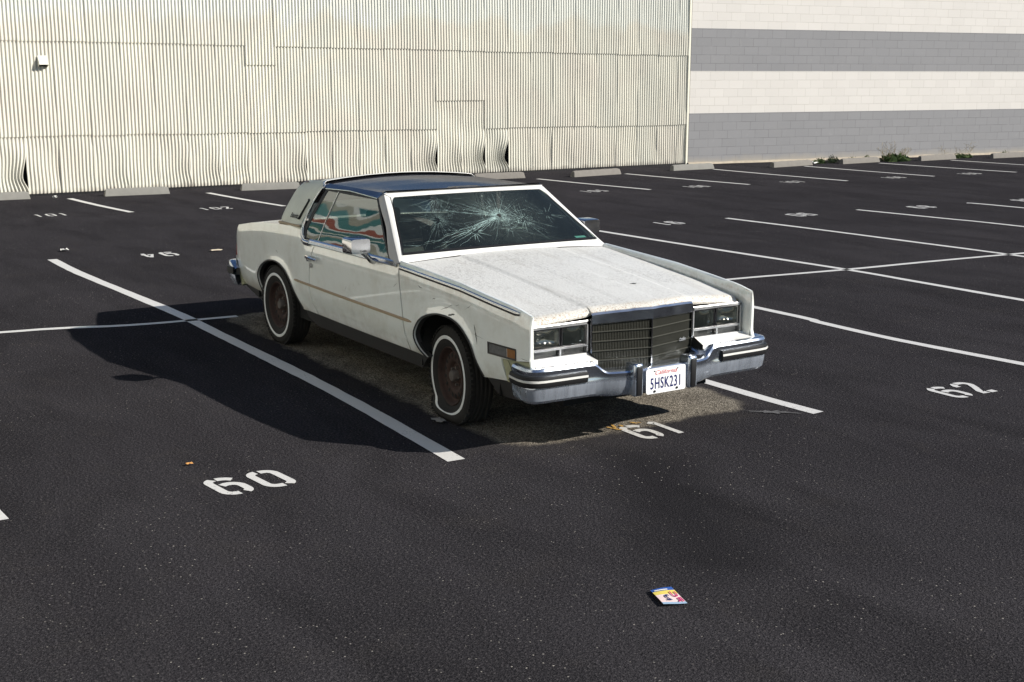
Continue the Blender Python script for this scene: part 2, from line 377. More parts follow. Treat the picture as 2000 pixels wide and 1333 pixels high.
def make_glass(name, tint=(.16, .22, .20), ior=1.7, dust=0., centre=None, wob=.045):
    m, nt, b = mat(name); nt.nodes.remove(b); out = nt.nodes['Material Output']; v = coord(nt)
    fr = N(nt, 'Fresnel'); fr.inputs['IOR'].default_value = ior
    tr = N(nt, 'BsdfTransparent'); tr.inputs[0].default_value = (*tint, 1)
    gl = N(nt, 'BsdfGlossy'); gl.inputs[0].default_value = (.9, .95, .95, 1); gl.inputs['Roughness'].default_value = .015
    bp = N(nt, 'Bump'); nt.links.new(noise(nt, v, 2.2, 2), bp.inputs['Height']); bp.inputs['Strength'].default_value = wob; bp.inputs['Distance'].default_value = .05
    nt.links.new(bp.outputs[0], gl.inputs['Normal'])
    mx = N(nt, 'MixShader'); nt.links.new(fr.outputs[0], mx.inputs[0]); nt.links.new(tr.outputs[0], mx.inputs[1]); nt.links.new(gl.outputs[0], mx.inputs[2])
    last = mx.outputs[0]
    if dust:
        df = N(nt, 'BsdfDiffuse'); df.inputs[0].default_value = (.42, .52, .48, 1)
        fac = ramp(nt, noise(nt, v, 4, 5, .7), [(.35, dust * .4), (.75, dust)])
        if centre:
            su = N(nt, 'VectorMath', operation='SUBTRACT'); nt.links.new(v, su.inputs[0]); su.inputs[1].default_value = centre
            ln = N(nt, 'VectorMath', operation='LENGTH'); nt.links.new(su.outputs[0], ln.inputs[0])
            rad = ramp(nt, math_(nt, 'ADD', ln.outputs['Value'], math_(nt, 'MULTIPLY', noise(nt, v, 30, 3), .12)), [(.06, .16), (.24, .075), (.55, .012)])
            fac = math_(nt, 'ADD', fac, math_(nt, 'MULTIPLY', rad, ramp(nt, noise(nt, v, 160, 2), [(.4, 0), (.6, 1)])))
        m2 = N(nt, 'MixShader'); nt.links.new(fac, m2.inputs[0]); nt.links.new(last, m2.inputs[1]); nt.links.new(df.outputs[0], m2.inputs[2]); last = m2.outputs[0]
    nt.links.new(last, out.inputs[0])
    return m
def make_steel_roof():
    m, nt, b = mat('brushed_steel_roof'); v = coord(nt); out = nt.nodes['Material Output']
    gl = N(nt, 'BsdfGlossy'); mp = N(nt, 'Mapping'); nt.links.new(v, mp.inputs[0]); mp.inputs['Scale'].default_value = (1, 120, 1)
    rr = N(nt, 'MapRange'); nt.links.new(noise(nt, mp.outputs[0], 6, 3), rr.inputs[0]); rr.inputs[3].default_value = .05; rr.inputs[4].default_value = .13
    nt.links.new(rr.outputs[0], gl.inputs['Roughness']); nt.links.new(mix(nt, noise(nt, v, 5, 5, .7), (.24, .24, .27), (.34, .34, .37)), gl.inputs[0])
    b.inputs['Base Color'].default_value = (.04, .045, .06, 1); b.inputs['Roughness'].default_value = .6; b.inputs['IOR'].default_value = 1.05
    mx = N(nt, 'MixShader'); mx.inputs[0].default_value = .85; nt.links.new(b.outputs[0], mx.inputs[1]); nt.links.new(gl.outputs[0], mx.inputs[2]); nt.links.new(mx.outputs[0], out.inputs[0])
    return m
def make_rust():
    m, nt, b = mat('rusty_steel'); v = coord(nt)
    c = ramp(nt, noise(nt, v, 14, 6, .7), [(.3, (.020, .011, .009)), (.5, (.045, .023, .017)), (.68, (.028, .020, .018)), (.8, (.075, .042, .030))])
    nt.links.new(c, b.inputs['Base Color']); b.inputs['Roughness'].default_value = .8; b.inputs['Metallic'].default_value = .2
    bump(nt, b, noise(nt, v, 70, 4), .5, .003); return m
def make_tyre():
    m, nt, b = mat('tyre_rubber'); v = coord(nt)
    c = mix(nt, noise(nt, v, 7, 5, .6), (.012, .012, .012), (.035, .033, .031)); nt.links.new(c, b.inputs['Base Color']); b.inputs['Roughness'].default_value = .75
    s = sep(nt, v); g = math_(nt, 'PINGPONG', s[1], .014)
    bump(nt, b, math_(nt, 'ADD', math_(nt, 'MULTIPLY', g, 30), noise(nt, v, 60, 3)), .35, .006); return m
def make_crack():
    m, nt, b = mat('crushed_glass'); out = nt.nodes['Material Output']; v = coord(nt)
    b.inputs['Base Color'].default_value = (.42, .58, .55, 1); b.inputs['Roughness'].default_value = .3
    tr = N(nt, 'BsdfTransparent'); mx = N(nt, 'MixShader'); nt.links.new(ramp(nt, noise(nt, v, 22, 3, .7), [(.35, .30), (.62, .95)]), mx.inputs[0])
    nt.links.new(tr.outputs[0], mx.inputs[1]); nt.links.new(b.outputs[0], mx.inputs[2]); nt.links.new(mx.outputs[0], out.inputs[0]); return m
M_asph = make_asphalt(); M_line = make_paint(wear=.03); M_worn = make_paint('worn_line_paint', .08); M_corr = make_corrugated(); M_block = make_block(); M_mural = make_mural()
M_paint = make_car_paint('aged_white_paint', (.88, .91, .87), side=True); M_hood = make_car_paint('crazed_white_paint', (.62, .617, .59), hood=True)
M_trimw = make_car_paint('white_frame_paint', (.68, .67, .635)); M_chrome = make_chrome('chrome'); M_dull = make_chrome('dull_chrome', (.50, .50, .50), .3, .5)
M_bump = make_chrome('bumper_chrome', (.49, .54, .62), .12, .3)
_nt = M_bump.node_tree; _b = _nt.nodes['Principled BSDF']; _v = coord(_nt); _mp = N(_nt, 'Mapping'); _nt.links.new(_v, _mp.inputs[0]); _mp.inputs['Scale'].default_value = (6, 6, .35)
_f = math_(_nt, 'MULTIPLY', ramp(_nt, noise(_nt, _mp.outputs[0], 4, 4, .7), [(.25, .55), (.75, 1)]), ramp(_nt, sep(_nt, _v)[2], [(.43, 1), (.46, .15)]))
_nt.links.new(math_(_nt, 'SUBTRACT', 1, math_(_nt, 'MULTIPLY', _f, .38)), _b.inputs['Metallic'])
M_ws = make_glass('windshield_glass', (.52, .64, .58), 1.45, .022, (-.90, .087, 1.205)); M_sg = make_glass('tinted_side_glass', (.42, .50, .46), 2.1, .012, wob=.018)
M_roof = make_steel_roof(); M_vinyl = simple('padded_cream_vinyl', (.60, .615, .52), .55, 0, .22, 5, bmp=.3, bscale=200)
M_rust = make_rust(); M_tyre = make_tyre(); M_tyre.node_tree.nodes['Principled BSDF'].inputs['Specular IOR Level'].default_value = .15; M_ww = simple('whitewall_rubber', (.66, .67, .66), .6, 0, .18, 20)
M_black = simple('black_rubber', (.011, .011, .012), .5); M_black.node_tree.nodes['Principled BSDF'].inputs['Specular IOR Level'].default_value = .25; M_dark = simple('dark_cavity', (.006, .006, .006), .9)
M_rock = simple('rocker_grey', (.035, .033, .032), .5, .2, .3, 6); M_int = simple('dark_upholstery', (.035, .022, .022), .7)
M_grille = simple('bronze_grille', (.065, .065, .053), .45, .3, .25, 30); M_greyt = simple('grey_trim_paint', (.40, .385, .37), .45, 0, .1, 9)
M_conc = simple('concrete', (.165, .152, .135), .9, 0, .2, 11, bmp=.5, bscale=60); M_concg = simple('pale_concrete', (.185, .18, .163), .9, 0, .2, 7, bmp=.5, bscale=60)
M_filler = simple('mossy_bumper_filler', (.34, .34, .22), .7, 0, .45, 14, bmp=.4, bscale=90)
M_plate = simple('plate_white', (.80, .80, .80), .35, 0, .05, 12); M_navy = simple('plate_navy', (.012, .017, .10), .4); M_red = simple('plate_red', (.50, .03, .03), .4)
M_amber = simple('amber_lens', (.26, .12, .04), .25, 0, .3, 40, coat=.5); M_clear = simple('clear_lens', (.27, .275, .27), .18, .55, .5, 45, coat=1)
M_reflect = simple('lamp_reflector', (.55, .53, .50), .2, 1, .6, 30, bmp=.8, bscale=22)
M_psk = simple('plate_sticker', (.60, .60, .62), .5); M_mould = simple('yellowed_moulding', (.36, .27, .17), .5, 0, .2, 20); M_tail = simple('red_lens', (.25, .01, .01), .25, coat=.6)
M_crack = make_crack(); M_white = simple('scrap_white', (.75, .74, .70), .7)
M_steelgrey = simple('galvanised_steel', (.35, .35, .34), .45, .6)

# ------------------------------------------------------------ ground, with painted markings as its parts
g = MB(); g.grid([[(-250, -250, 0), (-250, 250, 0)], [(250, -250, 0), (250, 250, 0)]])
lot = g.build('parking_lot', M_asph, smooth=0, out=(0, 0, 1)); tag(lot, 'black sealcoated asphalt parking lot with painted stalls', 'parking lot', kind='structure')
def line(pts, w, name='parking_line', label=None, m=None, z=.003):
    P = smooth_curve(pts, 5) if len(pts) > 2 else resample(pts, .3, False)
    P = [Vector((x, y, 0)) for x, y in P]; fine = []
    for a, c in zip(P, P[1:]):
        k = max(1, int((c - a).length / .12))
        for j in range(k): fine.append(a.lerp(c, j / k))
    fine.append(P[-1]); rows = []
    for i, p_ in enumerate(fine):
        t = (fine[min(i + 1, len(fine) - 1)] - fine[max(i - 1, 0)]).normalized(); n = Vector((-t.y, t.x, 0))
        j1, j2 = rnd.uniform(-.003, .003), rnd.uniform(-.003, .003); wv = w * (1 + .04 * math.sin(i * .31))
        rows.append([p_ + n * (wv / 2 + j1) + Vector((0, 0, z)), p_ - n * (wv / 2 + j2) + Vector((0, 0, z))])
    o = MB().grid(rows).build(name, m or M_line, lot, smooth=0, out=(0, 0, 1))
    if label: o['label'] = label
    return o
line([(-8.95, -1.27), (-7.66, -1.27), (-5.93, -1.19), (-4.6, -1.135), (-3.5, -1.14), (-1.16, -1.16), (.83, -1.26)], .115, label='wide kinked white line beside the parked car in its shadow')
line([(-8, 1.2), (-3.5, 1.28), (.2, 1.31), (1.2, 1.355)], .10)
line([(-8.2, 3.55), (-1.95, 3.75), (-1.08, 3.72), (-.17, 3.71), (1.0, 3.82), (1.25, 3.84)], .10)
line([(-8.0, 6.08), (-5.34, 6.21), (-3.23, 6.35), (-2.12, 6.34), (-.81, 6.33), (1.3, 6.36)], .10)
line([(-8.0, 8.77), (-6.17, 8.91), (-4.37, 8.99), (-3.07, 9.04), (1.3, 9.1)], .10)
line([(-7.8, 11.47), (-6.15, 11.66), (-4.82, 11.78), (1.3, 11.9)], .10)
line([(-7.55, 13.95), (-6.55, 14.1), (1.3, 14.5)], .10)
line([(-9, -3.9), (.48, -3.78)], .11)
line([(-4.72, -5.6), (-4.60, -2.74), (-4.33, -1.7), (-4.25, -1.01), (-4.23, -.7)], .085, label='thin cross line that stops short of the rear wheel')
line([(-3.5, 3.0), (-3.41, 4.74), (-3.23, 6.37), (-3.16, 7.56), (-3.04, 9.0), (-2.9, 10.5), (-2.8, 13.5)], .085)
for a, c in (((-16.6, .85), (-13.74, 1.12)), ((-16.35, 3.33), (-13.34, 3.6)), ((-16.1, 5.9), (-13.1, 6.1)), ((-15.9, 7.9), (-12.8, 8.4)), ((-15.76, 10.38), (-12.51, 10.85)), ((-15.88, 12.84), (-12.35, 13.28)),
             ((-15.87, 15.42), (-11.93, 15.66)), ((-15.48, 17.98), (-11.78, 18.2)), ((-15.27, 20.36), (-11.57, 20.75)), ((-15.05, 22.8), (-11.3, 23.1))):
    line([a, ((a[0] + c[0]) / 2, (a[1] + c[1]) / 2 - .03), c], .105)
line([(-7.5, 16.6), (1, 17)], .10)

# stencilled numerals (own strokes: outline quads in a 1 x 1.5 cell)
def arc(cx, cy, rx, ry, a0, a1, n=7): return [(cx + rx * math.cos(math.radians(a0 + (a1 - a0) * i / n)), cy + ry * math.sin(math.radians(a0 + (a1 - a0) * i / n))) for i in range(n + 1)]
W_, H_ = 1.0, 1.5
def strokes(ch):
    L = {}
    if ch == '0': return [[(.40, 1.36)] + arc(.42, 1.12, .27, .24, 100, 180) + arc(.42, .38, .27, .24, 180, 270) + [(.55, .14)],
                          [(.70, .15)] + arc(.58, .38, .27, .24, -60, 0) + arc(.58, 1.12, .27, .24, 0, 90) + [(.50, 1.36)]]
    if ch == '6': return [[(.36, 1.36)] + arc(.42, 1.12, .27, .24, 105, 180) + arc(.42, .38, .27, .24, 180, 270) + [(.50, .14)],
                          [(.46, 1.36), (.60, 1.35), (.74, 1.30), (.85, 1.20)],
                          [(.36, .84), (.50, .90)] + arc(.58, .63, .27, .27, 90, 0) + arc(.58, .38, .27, .24, 0, -62)]
    if ch == '9': return [[(1 - x, 1.5 - y) for x, y in s_] for s_ in strokes('6')]
    if ch == '1': return [[(.30, 1.24), (.44, 1.34), (.50, 1.30), (.50, .06)]]
    if ch == '2': return [[(.15, 1.02), (.16, 1.16), (.26, 1.30), (.34, 1.33)], [(.42, 1.36), (.56, 1.36)] + arc(.58, 1.12, .27, .24, 70, -20) + [(.62, .72), (.30, .34), (.22, .14), (.44, .14)], [(.54, .14), (.86, .14)]]
    if ch == '4': return [[(.62, 1.38), (.20, .50), (.48, .48)], [(.68, 1.2), (.68, .60)], [(.58, .48), (.88, .48)], [(.68, .38), (.68, .08)]]
    if ch == '5': return [[(.80, 1.36), (.26, 1.36), (.22, .86), (.34, .86)], [(.42, .90)] + arc(.56, .60, .28, .28, 90, 0) + arc(.56, .42, .28, .28, 0, -70), [(.46, .13), (.30, .16), (.18, .32)]]
    if ch == '7': return [[(.14, 1.36), (.46, 1.36)], [(.54, 1.36), (.84, 1.36), (.62, .9), (.46, .08)]]
    if ch == '8': return [arc(.5, 1.08, .28, .26, 100, 260), arc(.5, 1.08, .28, .26, 80, -80), arc(.5, .44, .31, .31, 105, 255), arc(.5, .44, .31, .31, 75, -75)]
    if ch == '3': return [arc(.46, 1.08, .30, .27, 150, -60), arc(.46, .44, .33, .31, 60, -150)]
def stroke_quads(mb, pts, wd, fmap):
    n = len(pts); L = []; R = []
    P = [Vector((a, c_, 0)) for a, c_ in pts]
    for i in range(n):
        t1 = (P[i] - P[max(i - 1, 0)]); t2 = (P[min(i + 1, n - 1)] - P[i])
        t = (t1.normalized() if t1.length > 1e-6 else Vector()) + (t2.normalized() if t2.length > 1e-6 else Vector()); t.normalize()
        nn = Vector((-t.y, t.x, 0)); L.append(fmap(*(P[i] + nn * wd / 2)[:2])); R.append(fmap(*(P[i] - nn * wd / 2)[:2]))
    mb.grid([L, R])
def number(txt, cx, cy, h=.30, w=.20, sp=.25, flip=False, label=None, skew=0, m=None, wd=.24):
    mb = MB(); n = len(txt)
    for k, ch in enumerate(txt):
        off = (k - (n - 1) / 2) * sp
        def fm(a, c_, off=off):
            yy = off + (a - .5) * w; xx = -(c_ - .75) * h / 1.3; yy += skew * xx
            if flip: xx, yy = -xx, -yy
            return (cx + xx, cy + yy, .0035)
        for s_ in strokes(ch): stroke_quads(mb, s_, wd, fm)
    o = mb.build('stall_number', m or M_line, lot, smooth=0, fix=False, out=(0, 0, 1)); o['label'] = label or 'white stencilled stall number ' + txt
    return o
number('60', .57, -2.45, skew=.12)
number('61', .93, .15, w=.19, sp=.20, m=M_worn); number('62', 1.295, 2.70, w=.20, sp=.25)
for t, x, y in (('101', -14.0, -.09), ('102', -13.6, 2.48), ('103', -13.3, 4.9), ('104', -13.1, 7.2), ('105', -12.82, 9.72), ('106', -12.56, 12.05), ('107', -12.34, 14.48), ('108', -12.0, 17.15), ('109', -11.84, 19.45)):
    number(t, x, y, h=.33, w=.15, sp=.19, m=M_worn)
for t, x, y in (('94', -8.66, -.04), ('93', -8.4, 2.45), ('92', -8.1, 5.0), ('91', -7.95, 7.55), ('90', -7.74, 10.13), ('89', -7.52, 12.74), ('88', -7.33, 15.25)):
    number(t, x, y, h=.36, w=.20, sp=.25, flip=True)
# chalky scuff, orange marking paint and seal coat drips
def blob(name, cx, cy, rx, ry, m, rot=0, z=.006, n=26, label=None, rag=.35):
    P = []; ca, sa = math.cos(rot), math.sin(rot)
    for i in range(n):
        a = 2 * math.pi * i / n; r_ = 1 + rnd.uniform(-rag, rag); x, y = rx * r_ * math.cos(a), ry * r_ * math.sin(a)
        P.append((cx + x * ca - y * sa, cy + x * sa + y * ca, z))
    mb = MB(); mb.add([(cx, cy, z)] + P, [(0, 1 + i, 1 + (i + 1) % n) for i in range(n)])
    o = mb.build(name, m, lot, smooth=0, out=(0, 0, 1))
    if label: o['label'] = label
M_chalk = simple('chalk_scuff', (.085, .082, .082), .9, 0, .8, 40); M_orange = simple('orange_moss_stain', (.42, .24, .05), .9, 0, .5, 60, bmp=.8, bscale=120)
blob('scuff_mark', 1.02, 1.10, .13, .03, M_chalk, .85, rag=.7, n=40, label='pale chalky scuff beside the short white line')
for q in ((.775, -.06, .012, .05), (.76, .02, .01, .03), (.74, .135, .012, .028), (.72, -.02, .009, .05), (.755, .17, .007, .012)): blob('yellow_stain', *q, M_orange, 1.2 + rnd.random(), rag=.6)

# ------------------------------------------------------------ corrugated metal building
XW = -17.46
wall = empty('corrugated_metal_wall', (XW, 5, 0), 'long cream corrugated metal building wall behind the parked car, dented along its foot', 'wall')
PITCH = .0678
def corr_sheet(y0, z0, z1, k, n=9, mid=True, warp=0., bow=0., lean=0., right=0.):
    cols = n * 8 + 5; nz = 22 if z0 < .5 else 8; rows = []
    for j in range(nz + 1):
        tz = j / nz; z = z0 + (z1 - z0) * tz; r = []
        s_ = math.sin(math.pi * min(1, max(0, (z - .02) / .95))) if z0 < .5 else 0
        kink = (max(0, 1 - abs(z - .36) / (.30 if z < .36 else .62))) if z0 < .5 else 0; kink = kink * kink * (3 - 2 * kink)
        for i in range(cols):
            u = i / (cols - 1); y = y0 + u * (n * PITCH + .028)
            x = XW + .0135 * math.sin(2 * math.pi * (y - y0) / PITCH + .6) + (.016 if z0 > .5 else 0) * (1 - tz) + k * .0015
            x += bow * s_ * math.exp(-((u - 1) / .35) ** 2) * .05 + warp * kink * math.sin(u * 5 + k) * .014
            x += .004 * math.sin(z * 3.1 + k * 2.3 + u * 4)
            dy = lean * (1 - tz) * .03 - right * kink * u * u * .055 + warp * .006 * math.sin(z * 9 + k)
            zz = z + (rnd.uniform(-.004, .004) if j == 0 and i % 8 == 0 else 0)
            r.append((x, y + dy, zz))
        rows.append(r)
    return MB().grid(rows).build('corrugated_sheet', M_corr, wall, smooth=60, out=(1, 0, 0), fix=False)
k0 = -11
for k in range(k0, 26):
    y0 = .33 + .6105 * k
    if y0 > 15.6: break
    yc = y0 + .3; top = 2.78 - (yc / 15.9) * .16 + rnd.uniform(-.012, .012)
    n = 9 if y0 + .64 < 15.9 else max(2, int((15.88 - y0) / PITCH))
    if 4.2 < y0 < 4.9: top = 2.36
    botz = 1.08 - (yc / 15.9) * .11 + rnd.uniform(-.012, .012)
    if 8.7 < y0 < 9.9: botz = 1.62
    special = {-1: (1.4, 1.5, 1.9), 2: (.5, .4, .5), 4: (.6, .4, .7), 5: (.5, .5, .8), 6: (.5, .5, .6), 8: (.6, .8, 1.0), 13: (.7, 1.2, 1.8), 14: (.6, .8, 1.1), 15: (.9, 1.6, 2.3), 16: (1.2, 1.8, 3.2)}
    wp, bw, rt = special.get(k, (rnd.uniform(.1, .6), rnd.uniform(-.4, .4), rnd.uniform(0, .3)))
    corr_sheet(y0, .035, botz + .06, k % 3, n, warp=wp, bow=bw, lean=rnd.uniform(-.5, 1), right=rt)
    corr_sheet(y0, botz, top + .06, k % 3, n, warp=.2)
    corr_sheet(y0, top, 4.35, k % 3, n, warp=.2)
MB().box((XW - .12, 4.65, 2.17), (.12, 22.4, 4.34)).build('dark_backing', M_dark, wall, smooth=0)  # black sheet standing in for the darkness behind open seams
MB().box((XW + .015, 15.905, 2.18), (.044, .055, 4.36)).build('corner_trim', simple('cream_trim', (.62, .60, .50), .6), wall, smooth=0)
MB().box((XW + .02, 4.65, .012), (.05, 22.4, .03)).build('gap_shade_strip', M_black, wall, smooth=0)  # black strip painted as the dark gap below the sheets
# vent hood on the wall
vh = MB(); yv, zv = .74, 2.40
A_, B_, C_, D_ = (XW + .015, yv - .08, zv + .11), (XW + .015, yv + .08, zv + .11), (XW + .15, yv + .08, zv - .05), (XW + .15, yv - .08, zv - .05)
E_, F_ = (XW + .015, yv - .08, zv - .10), (XW + .015, yv + .08, zv - .10)
vh.add([A_, B_, C_, D_], [(0, 1, 2, 3)]); vh.add([A_, D_, E_], [(0, 1, 2)]); vh.add([B_, C_, F_], [(0, 1, 2)])
vo = vh.build('vent_hood', simple('vent_cream', (.60, .59, .52), .5), wall, smooth=0, fix=False)
sm = vo.modifiers.new('t', 'SOLIDIFY'); sm.thickness = .004
MB().box((XW + .02, yv, zv + .01), (.012, .15, .18)).build('vent_opening', M_dark, wall, smooth=0)

# ------------------------------------------------------------ painted block wall
bw = empty('painted_block_wall', (-16.6, 21, 0), 'white concrete block wall with two wide grey stripes beside the metal building', 'wall')
P0 = Vector((-17.435, 15.935, 0)); P1 = Vector((-15.86, 26.90, 0)); dv = (P1 - P0).normalized(); P1 = P0 + dv * 26; nv = Vector((dv.y, -dv.x, 0))
mb = MB(); mb.prism([P0 + dv * .02, P1, P1 - nv * .3, P0 - nv * .3 + dv * .02], (0, 0, 4.6)); mb.build('block_face', M_block, bw, smooth=0)
mb = MB(); rows = []
for i in range(60):
    q = P0 + dv * (26 * i / 59) + nv * (.05 + .02 * math.sin(i * 1.7)); rows.append([q + Vector((0, 0, .05 + .012 * math.sin(i * 2.3))) - nv * .06, q + Vector((0, 0, .045 + .01 * math.sin(i * 3.1))), q + nv * .03])
mb.grid(rows).build('wall_footing', simple('dirty_footing', (.36, .31, .24), .95, 0, .35, 9, bmp=.6, bscale=40), bw, out=(0, 0, 1))

# ------------------------------------------------------------ mural building outside the frame, mirrored in the car's glass
mu = MB(); mu.box((-2.5, -7.8, 3.2), (29.6, 3.0, 6.4)); mo = mu.build('mural_building', M_mural, smooth=0)
tag(mo, 'building painted with wavy bands of red, teal and white facing the side of the car', 'building')

# ------------------------------------------------------------ wheel stops
stops = [((-16.95, -.95), (-16.88, .24), .13, M_concg, 'pale green-grey concrete wheel stop nearest the left end of the metal wall'),
         ((-16.66, 1.5), (-16.55, 2.67), .13, M_concg, 'concrete wheel stop between the two short lines left of the car'),
         ((-16.44, 4.03), (-16.27, 5.17), .13, M_concg, 'concrete wheel stop just behind the rear pillar of the car'),
         ((-16.2, 9.1), (-16.1, 10.3), .13, M_conc, 'concrete wheel stop half hidden behind the car roof'),
         ((-15.72, 11.32), (-15.86, 12.70), .13, M_conc, 'concrete wheel stop at the metal wall between stall lines right of the car roof'),
         ((-16.0, 14.32), (-16.0, 15.56), .13, M_concg, 'tilted pale wheel stop under the corner where the metal wall meets the block wall'),
         ((-15.53, 17.02), (-15.64, 18.42), .13, M_conc, 'stained concrete wheel stop before the bare foot of the block wall'),
         ((-15.50, 19.32), (-15.54, 20.69), .13, M_conc, 'concrete wheel stop with green weeds behind it and a dark end'),
         ((-15.25, 21.9), (-15.28, 23.3), .13, M_conc, 'chipped concrete wheel stop right of the tall dry weeds'),
         ((-14.93, 24.35), (-14.86, 25.8), .13, M_conc, 'concrete wheel stop at the right edge of the photo')]
for a, c, h, m, lb in stops:
    a = Vector((*a, 0)); c = Vector((*c, 0)); t = (c - a).normalized(); n = Vector((t.y, -t.x, 0))
    if n.x < 0: n = -n
    L = (c - a).length; rows = []
    for i in range(15):
        s_ = i / 14; e = 1 if .03 < s_ < .97 else .90; hh = h * e * (1 + .02 * math.sin(i * 2.1)); base = a + t * (L * s_)
        sh = (.02 if s_ < .01 else -.02 if s_ > .99 else 0)
        rows.append([base + n * 0, base - n * .025 + t * sh + Vector((0, 0, hh * .8)), base - n * .045 + t * sh + Vector((0, 0, hh)), base - n * .105 + t * sh + Vector((0, 0, hh)), base - n * .125 + t * sh + Vector((0, 0, hh * .8)), base - n * .15])
    mb = MB(); mb.grid(rows); b0 = 0; mb.F.append(tuple(range(6))); mb.I.append(0); mb.F.append(tuple(range(14 * 6 + 5, 14 * 6 - 1, -1))); mb.I.append(0)
    o = mb.build('wheel_stop', m); tag(o, lb, 'wheel stop', 'concrete wheel stops along the walls')

# ------------------------------------------------------------ weeds and litter
M_weed = simple('weed_green', (.07, .11, .025), .8, 0, .5, 12); M_dry = simple('dry_weed', (.20, .16, .09), .9, 0, .4, 12)
def weed(x, y, r, h, nb, m, label, dry=0):
    mb = MB(); rr = random.Random(int(abs(x * 100 + y * 37)))
    for i in range(nb):
        a = rr.uniform(0, 2 * math.pi); d = r * math.sqrt(rr.random()); p_ = Vector((x + d * .5 * math.cos(a), y + d * math.sin(a), 0))
        hh = h * rr.uniform(.4, 1) * (1 - .5 * d / r)
        for q in range(rr.randint(4, 8)):
            z = hh * rr.uniform(.1, 1); c = p_ + Vector((rr.gauss(0, .02), rr.gauss(0, .03), z)); s_ = rr.uniform(.012, .035) * (1 - .4 * dry)
            ax = Vector((rr.gauss(0, 1), rr.gauss(0, 1), rr.gauss(.3, .6))).normalized(); bx = ax.orthogonal().normalized()
            mb.m = 0; mb.add([c - ax * s_, c + bx * s_ * .35, c + ax * s_, c - bx * s_ * .35], [(0, 1, 2, 3)])
    if dry:
        for i in range(dry):
            a = rr.uniform(-1, 1); top = Vector((x + rr.gauss(0, .05), y + a * r * 1.6, h * rr.uniform(1.2, 2.4))); b0 = Vector((x, y + a * r * .6, 0))
            md = b0.lerp(top, .5) + Vector((rr.gauss(0, .02), rr.gauss(0, .03), 0)); mb.m = 1; mb.tube([b0, md, top], [.004, .003, .0015], 4)
            for q in range(7):
                s0 = md.lerp(top, q / 7); e = s0 + Vector((rr.gauss(0, .04), rr.gauss(0, .05), .05)); mb.tube([s0, e], [.002, .004], 3)
    mb.V = [Vector(v) for v in mb.V]
    o = mb.build('weed', [m, M_dry], smooth=0, fix=False); tag(o, label, 'weed', 'weeds along the foot of the block wall'); return o
weed(-15.95, 18.95, .16, .18, 90, M_weed, 'low patch of green weed left of the dark leafy clump')
weed(-15.85, 19.3, .17, .27, 70, simple('dark_weed', (.035, .055, .02), .8, 0, .5, 12), 'dark round leafy weed clump at the end of a wheel stop')
weed(-15.85, 20.0, .12, .19, 60, M_weed, 'thin weed tuft showing over the middle of a wheel stop')
weed(-15.8, 20.5, .13, .21, 70, M_weed, 'bright green tuft over the right end of a wheel stop')
weed(-15.6, 21.3, .40, .15, 70, M_weed, 'tall dry brown weeds with thin stalks between two wheel stops', dry=16)
weed(-15.55, 21.0, .15, .22, 20, M_dry, 'sparse grey dry weed just past a wheel stop end', dry=7)
weed(-15.55, 23.05, .13, .20, 60, M_weed, 'green weed clump behind the right end of the chipped wheel stop', dry=2)
weed(-15.5, 23.75, .35, .18, 80, M_weed, 'low green and brown weeds in the gap before the last wheel stop', dry=6)
weed(-15.25, 25.2, .13, .20, 80, M_weed, 'small green tuft over the last wheel stop')
def scrap(name, x, y, sx, sy, h, m, label, cat, seed):
    rr = random.Random(seed); rows = []
    for i in range(6):
        rows.append([(x + (i / 5 - .5) * sx + rr.gauss(0, sx * .06), y + (j / 5 - .5) * sy + rr.gauss(0, sy * .06), .012 + h * rr.random()) for j in range(6)])
    o = MB().grid(rows).build(name, m, smooth=50, out=(0, 0, 1)); tag(o, label, cat); return o
scrap('paper_scrap', -9.6, -.96, .10, .09, .03, M_white, 'small white paper scrap on bare asphalt near the end of the kinked line', 'litter', 1)
scrap('cardboard_scrap', -8.62, .68, .09, .14, .01, simple('tan_card', (.62, .53, .40), .8), 'small tan scrap of cardboard right of the upside-down 94', 'litter', 2)
scrap('crumpled_cup', -16.7, .62, .06, .07, .05, M_white, 'crumpled white cup at the foot of the corrugated wall', 'litter', 3)
scrap('dry_leaf', .08, -2.63, .022, .042, .008, simple('orange_leaf', (.55, .27, .08), .8), 'small orange dry leaf on the asphalt above the number 60', 'leaf', 4)
scrap('plastic_scrap', -15.9, 18.75, .1, .14, .05, M_white, 'white plastic scrap beside the dark leafy weed', 'litter', 5)
scrap('pebble', 4.27, .02, .016, .02, .01, M_white, 'tiny white chip on the asphalt in the lower right corner', 'pebble', 6)
scrap('white_bag', -15.6, 21.75, .1, .12, .12, M_white, 'white litter among the tall dry weeds', 'litter', 8)
# ------------------------------------------------------------ text helper
def text_pts(txt, size, sx=1, shear=0, space=1, bold=0):
    cu = bpy.data.curves.new('t', 'FONT'); cu.body = txt; cu.size = size; cu.shear = shear; cu.space_character = space; cu.align_x = 'CENTER'; cu.align_y = 'CENTER'; cu.offset = bold; cu.resolution_u = 3
    o = bpy.data.objects.new('t', cu); COL.objects.link(o); bpy.context.view_layer.update()
    me = bpy.data.meshes.new_from_object(o.evaluated_get(bpy.context.evaluated_depsgraph_get()))
    V = [(v.co.x * sx, v.co.y) for v in me.vertices]; F = [tuple(p_.vertices) for p_ in me.polygons]
    bpy.data.objects.remove(o); bpy.data.meshes.remove(me); return V, F
def text_obj(name, txt, size, fmap, m, parent, out, **k):
    V, F = text_pts(txt, size, **k); return fin(name, [fmap(*v) for v in V], F, m, parent, smooth=0, out=out)
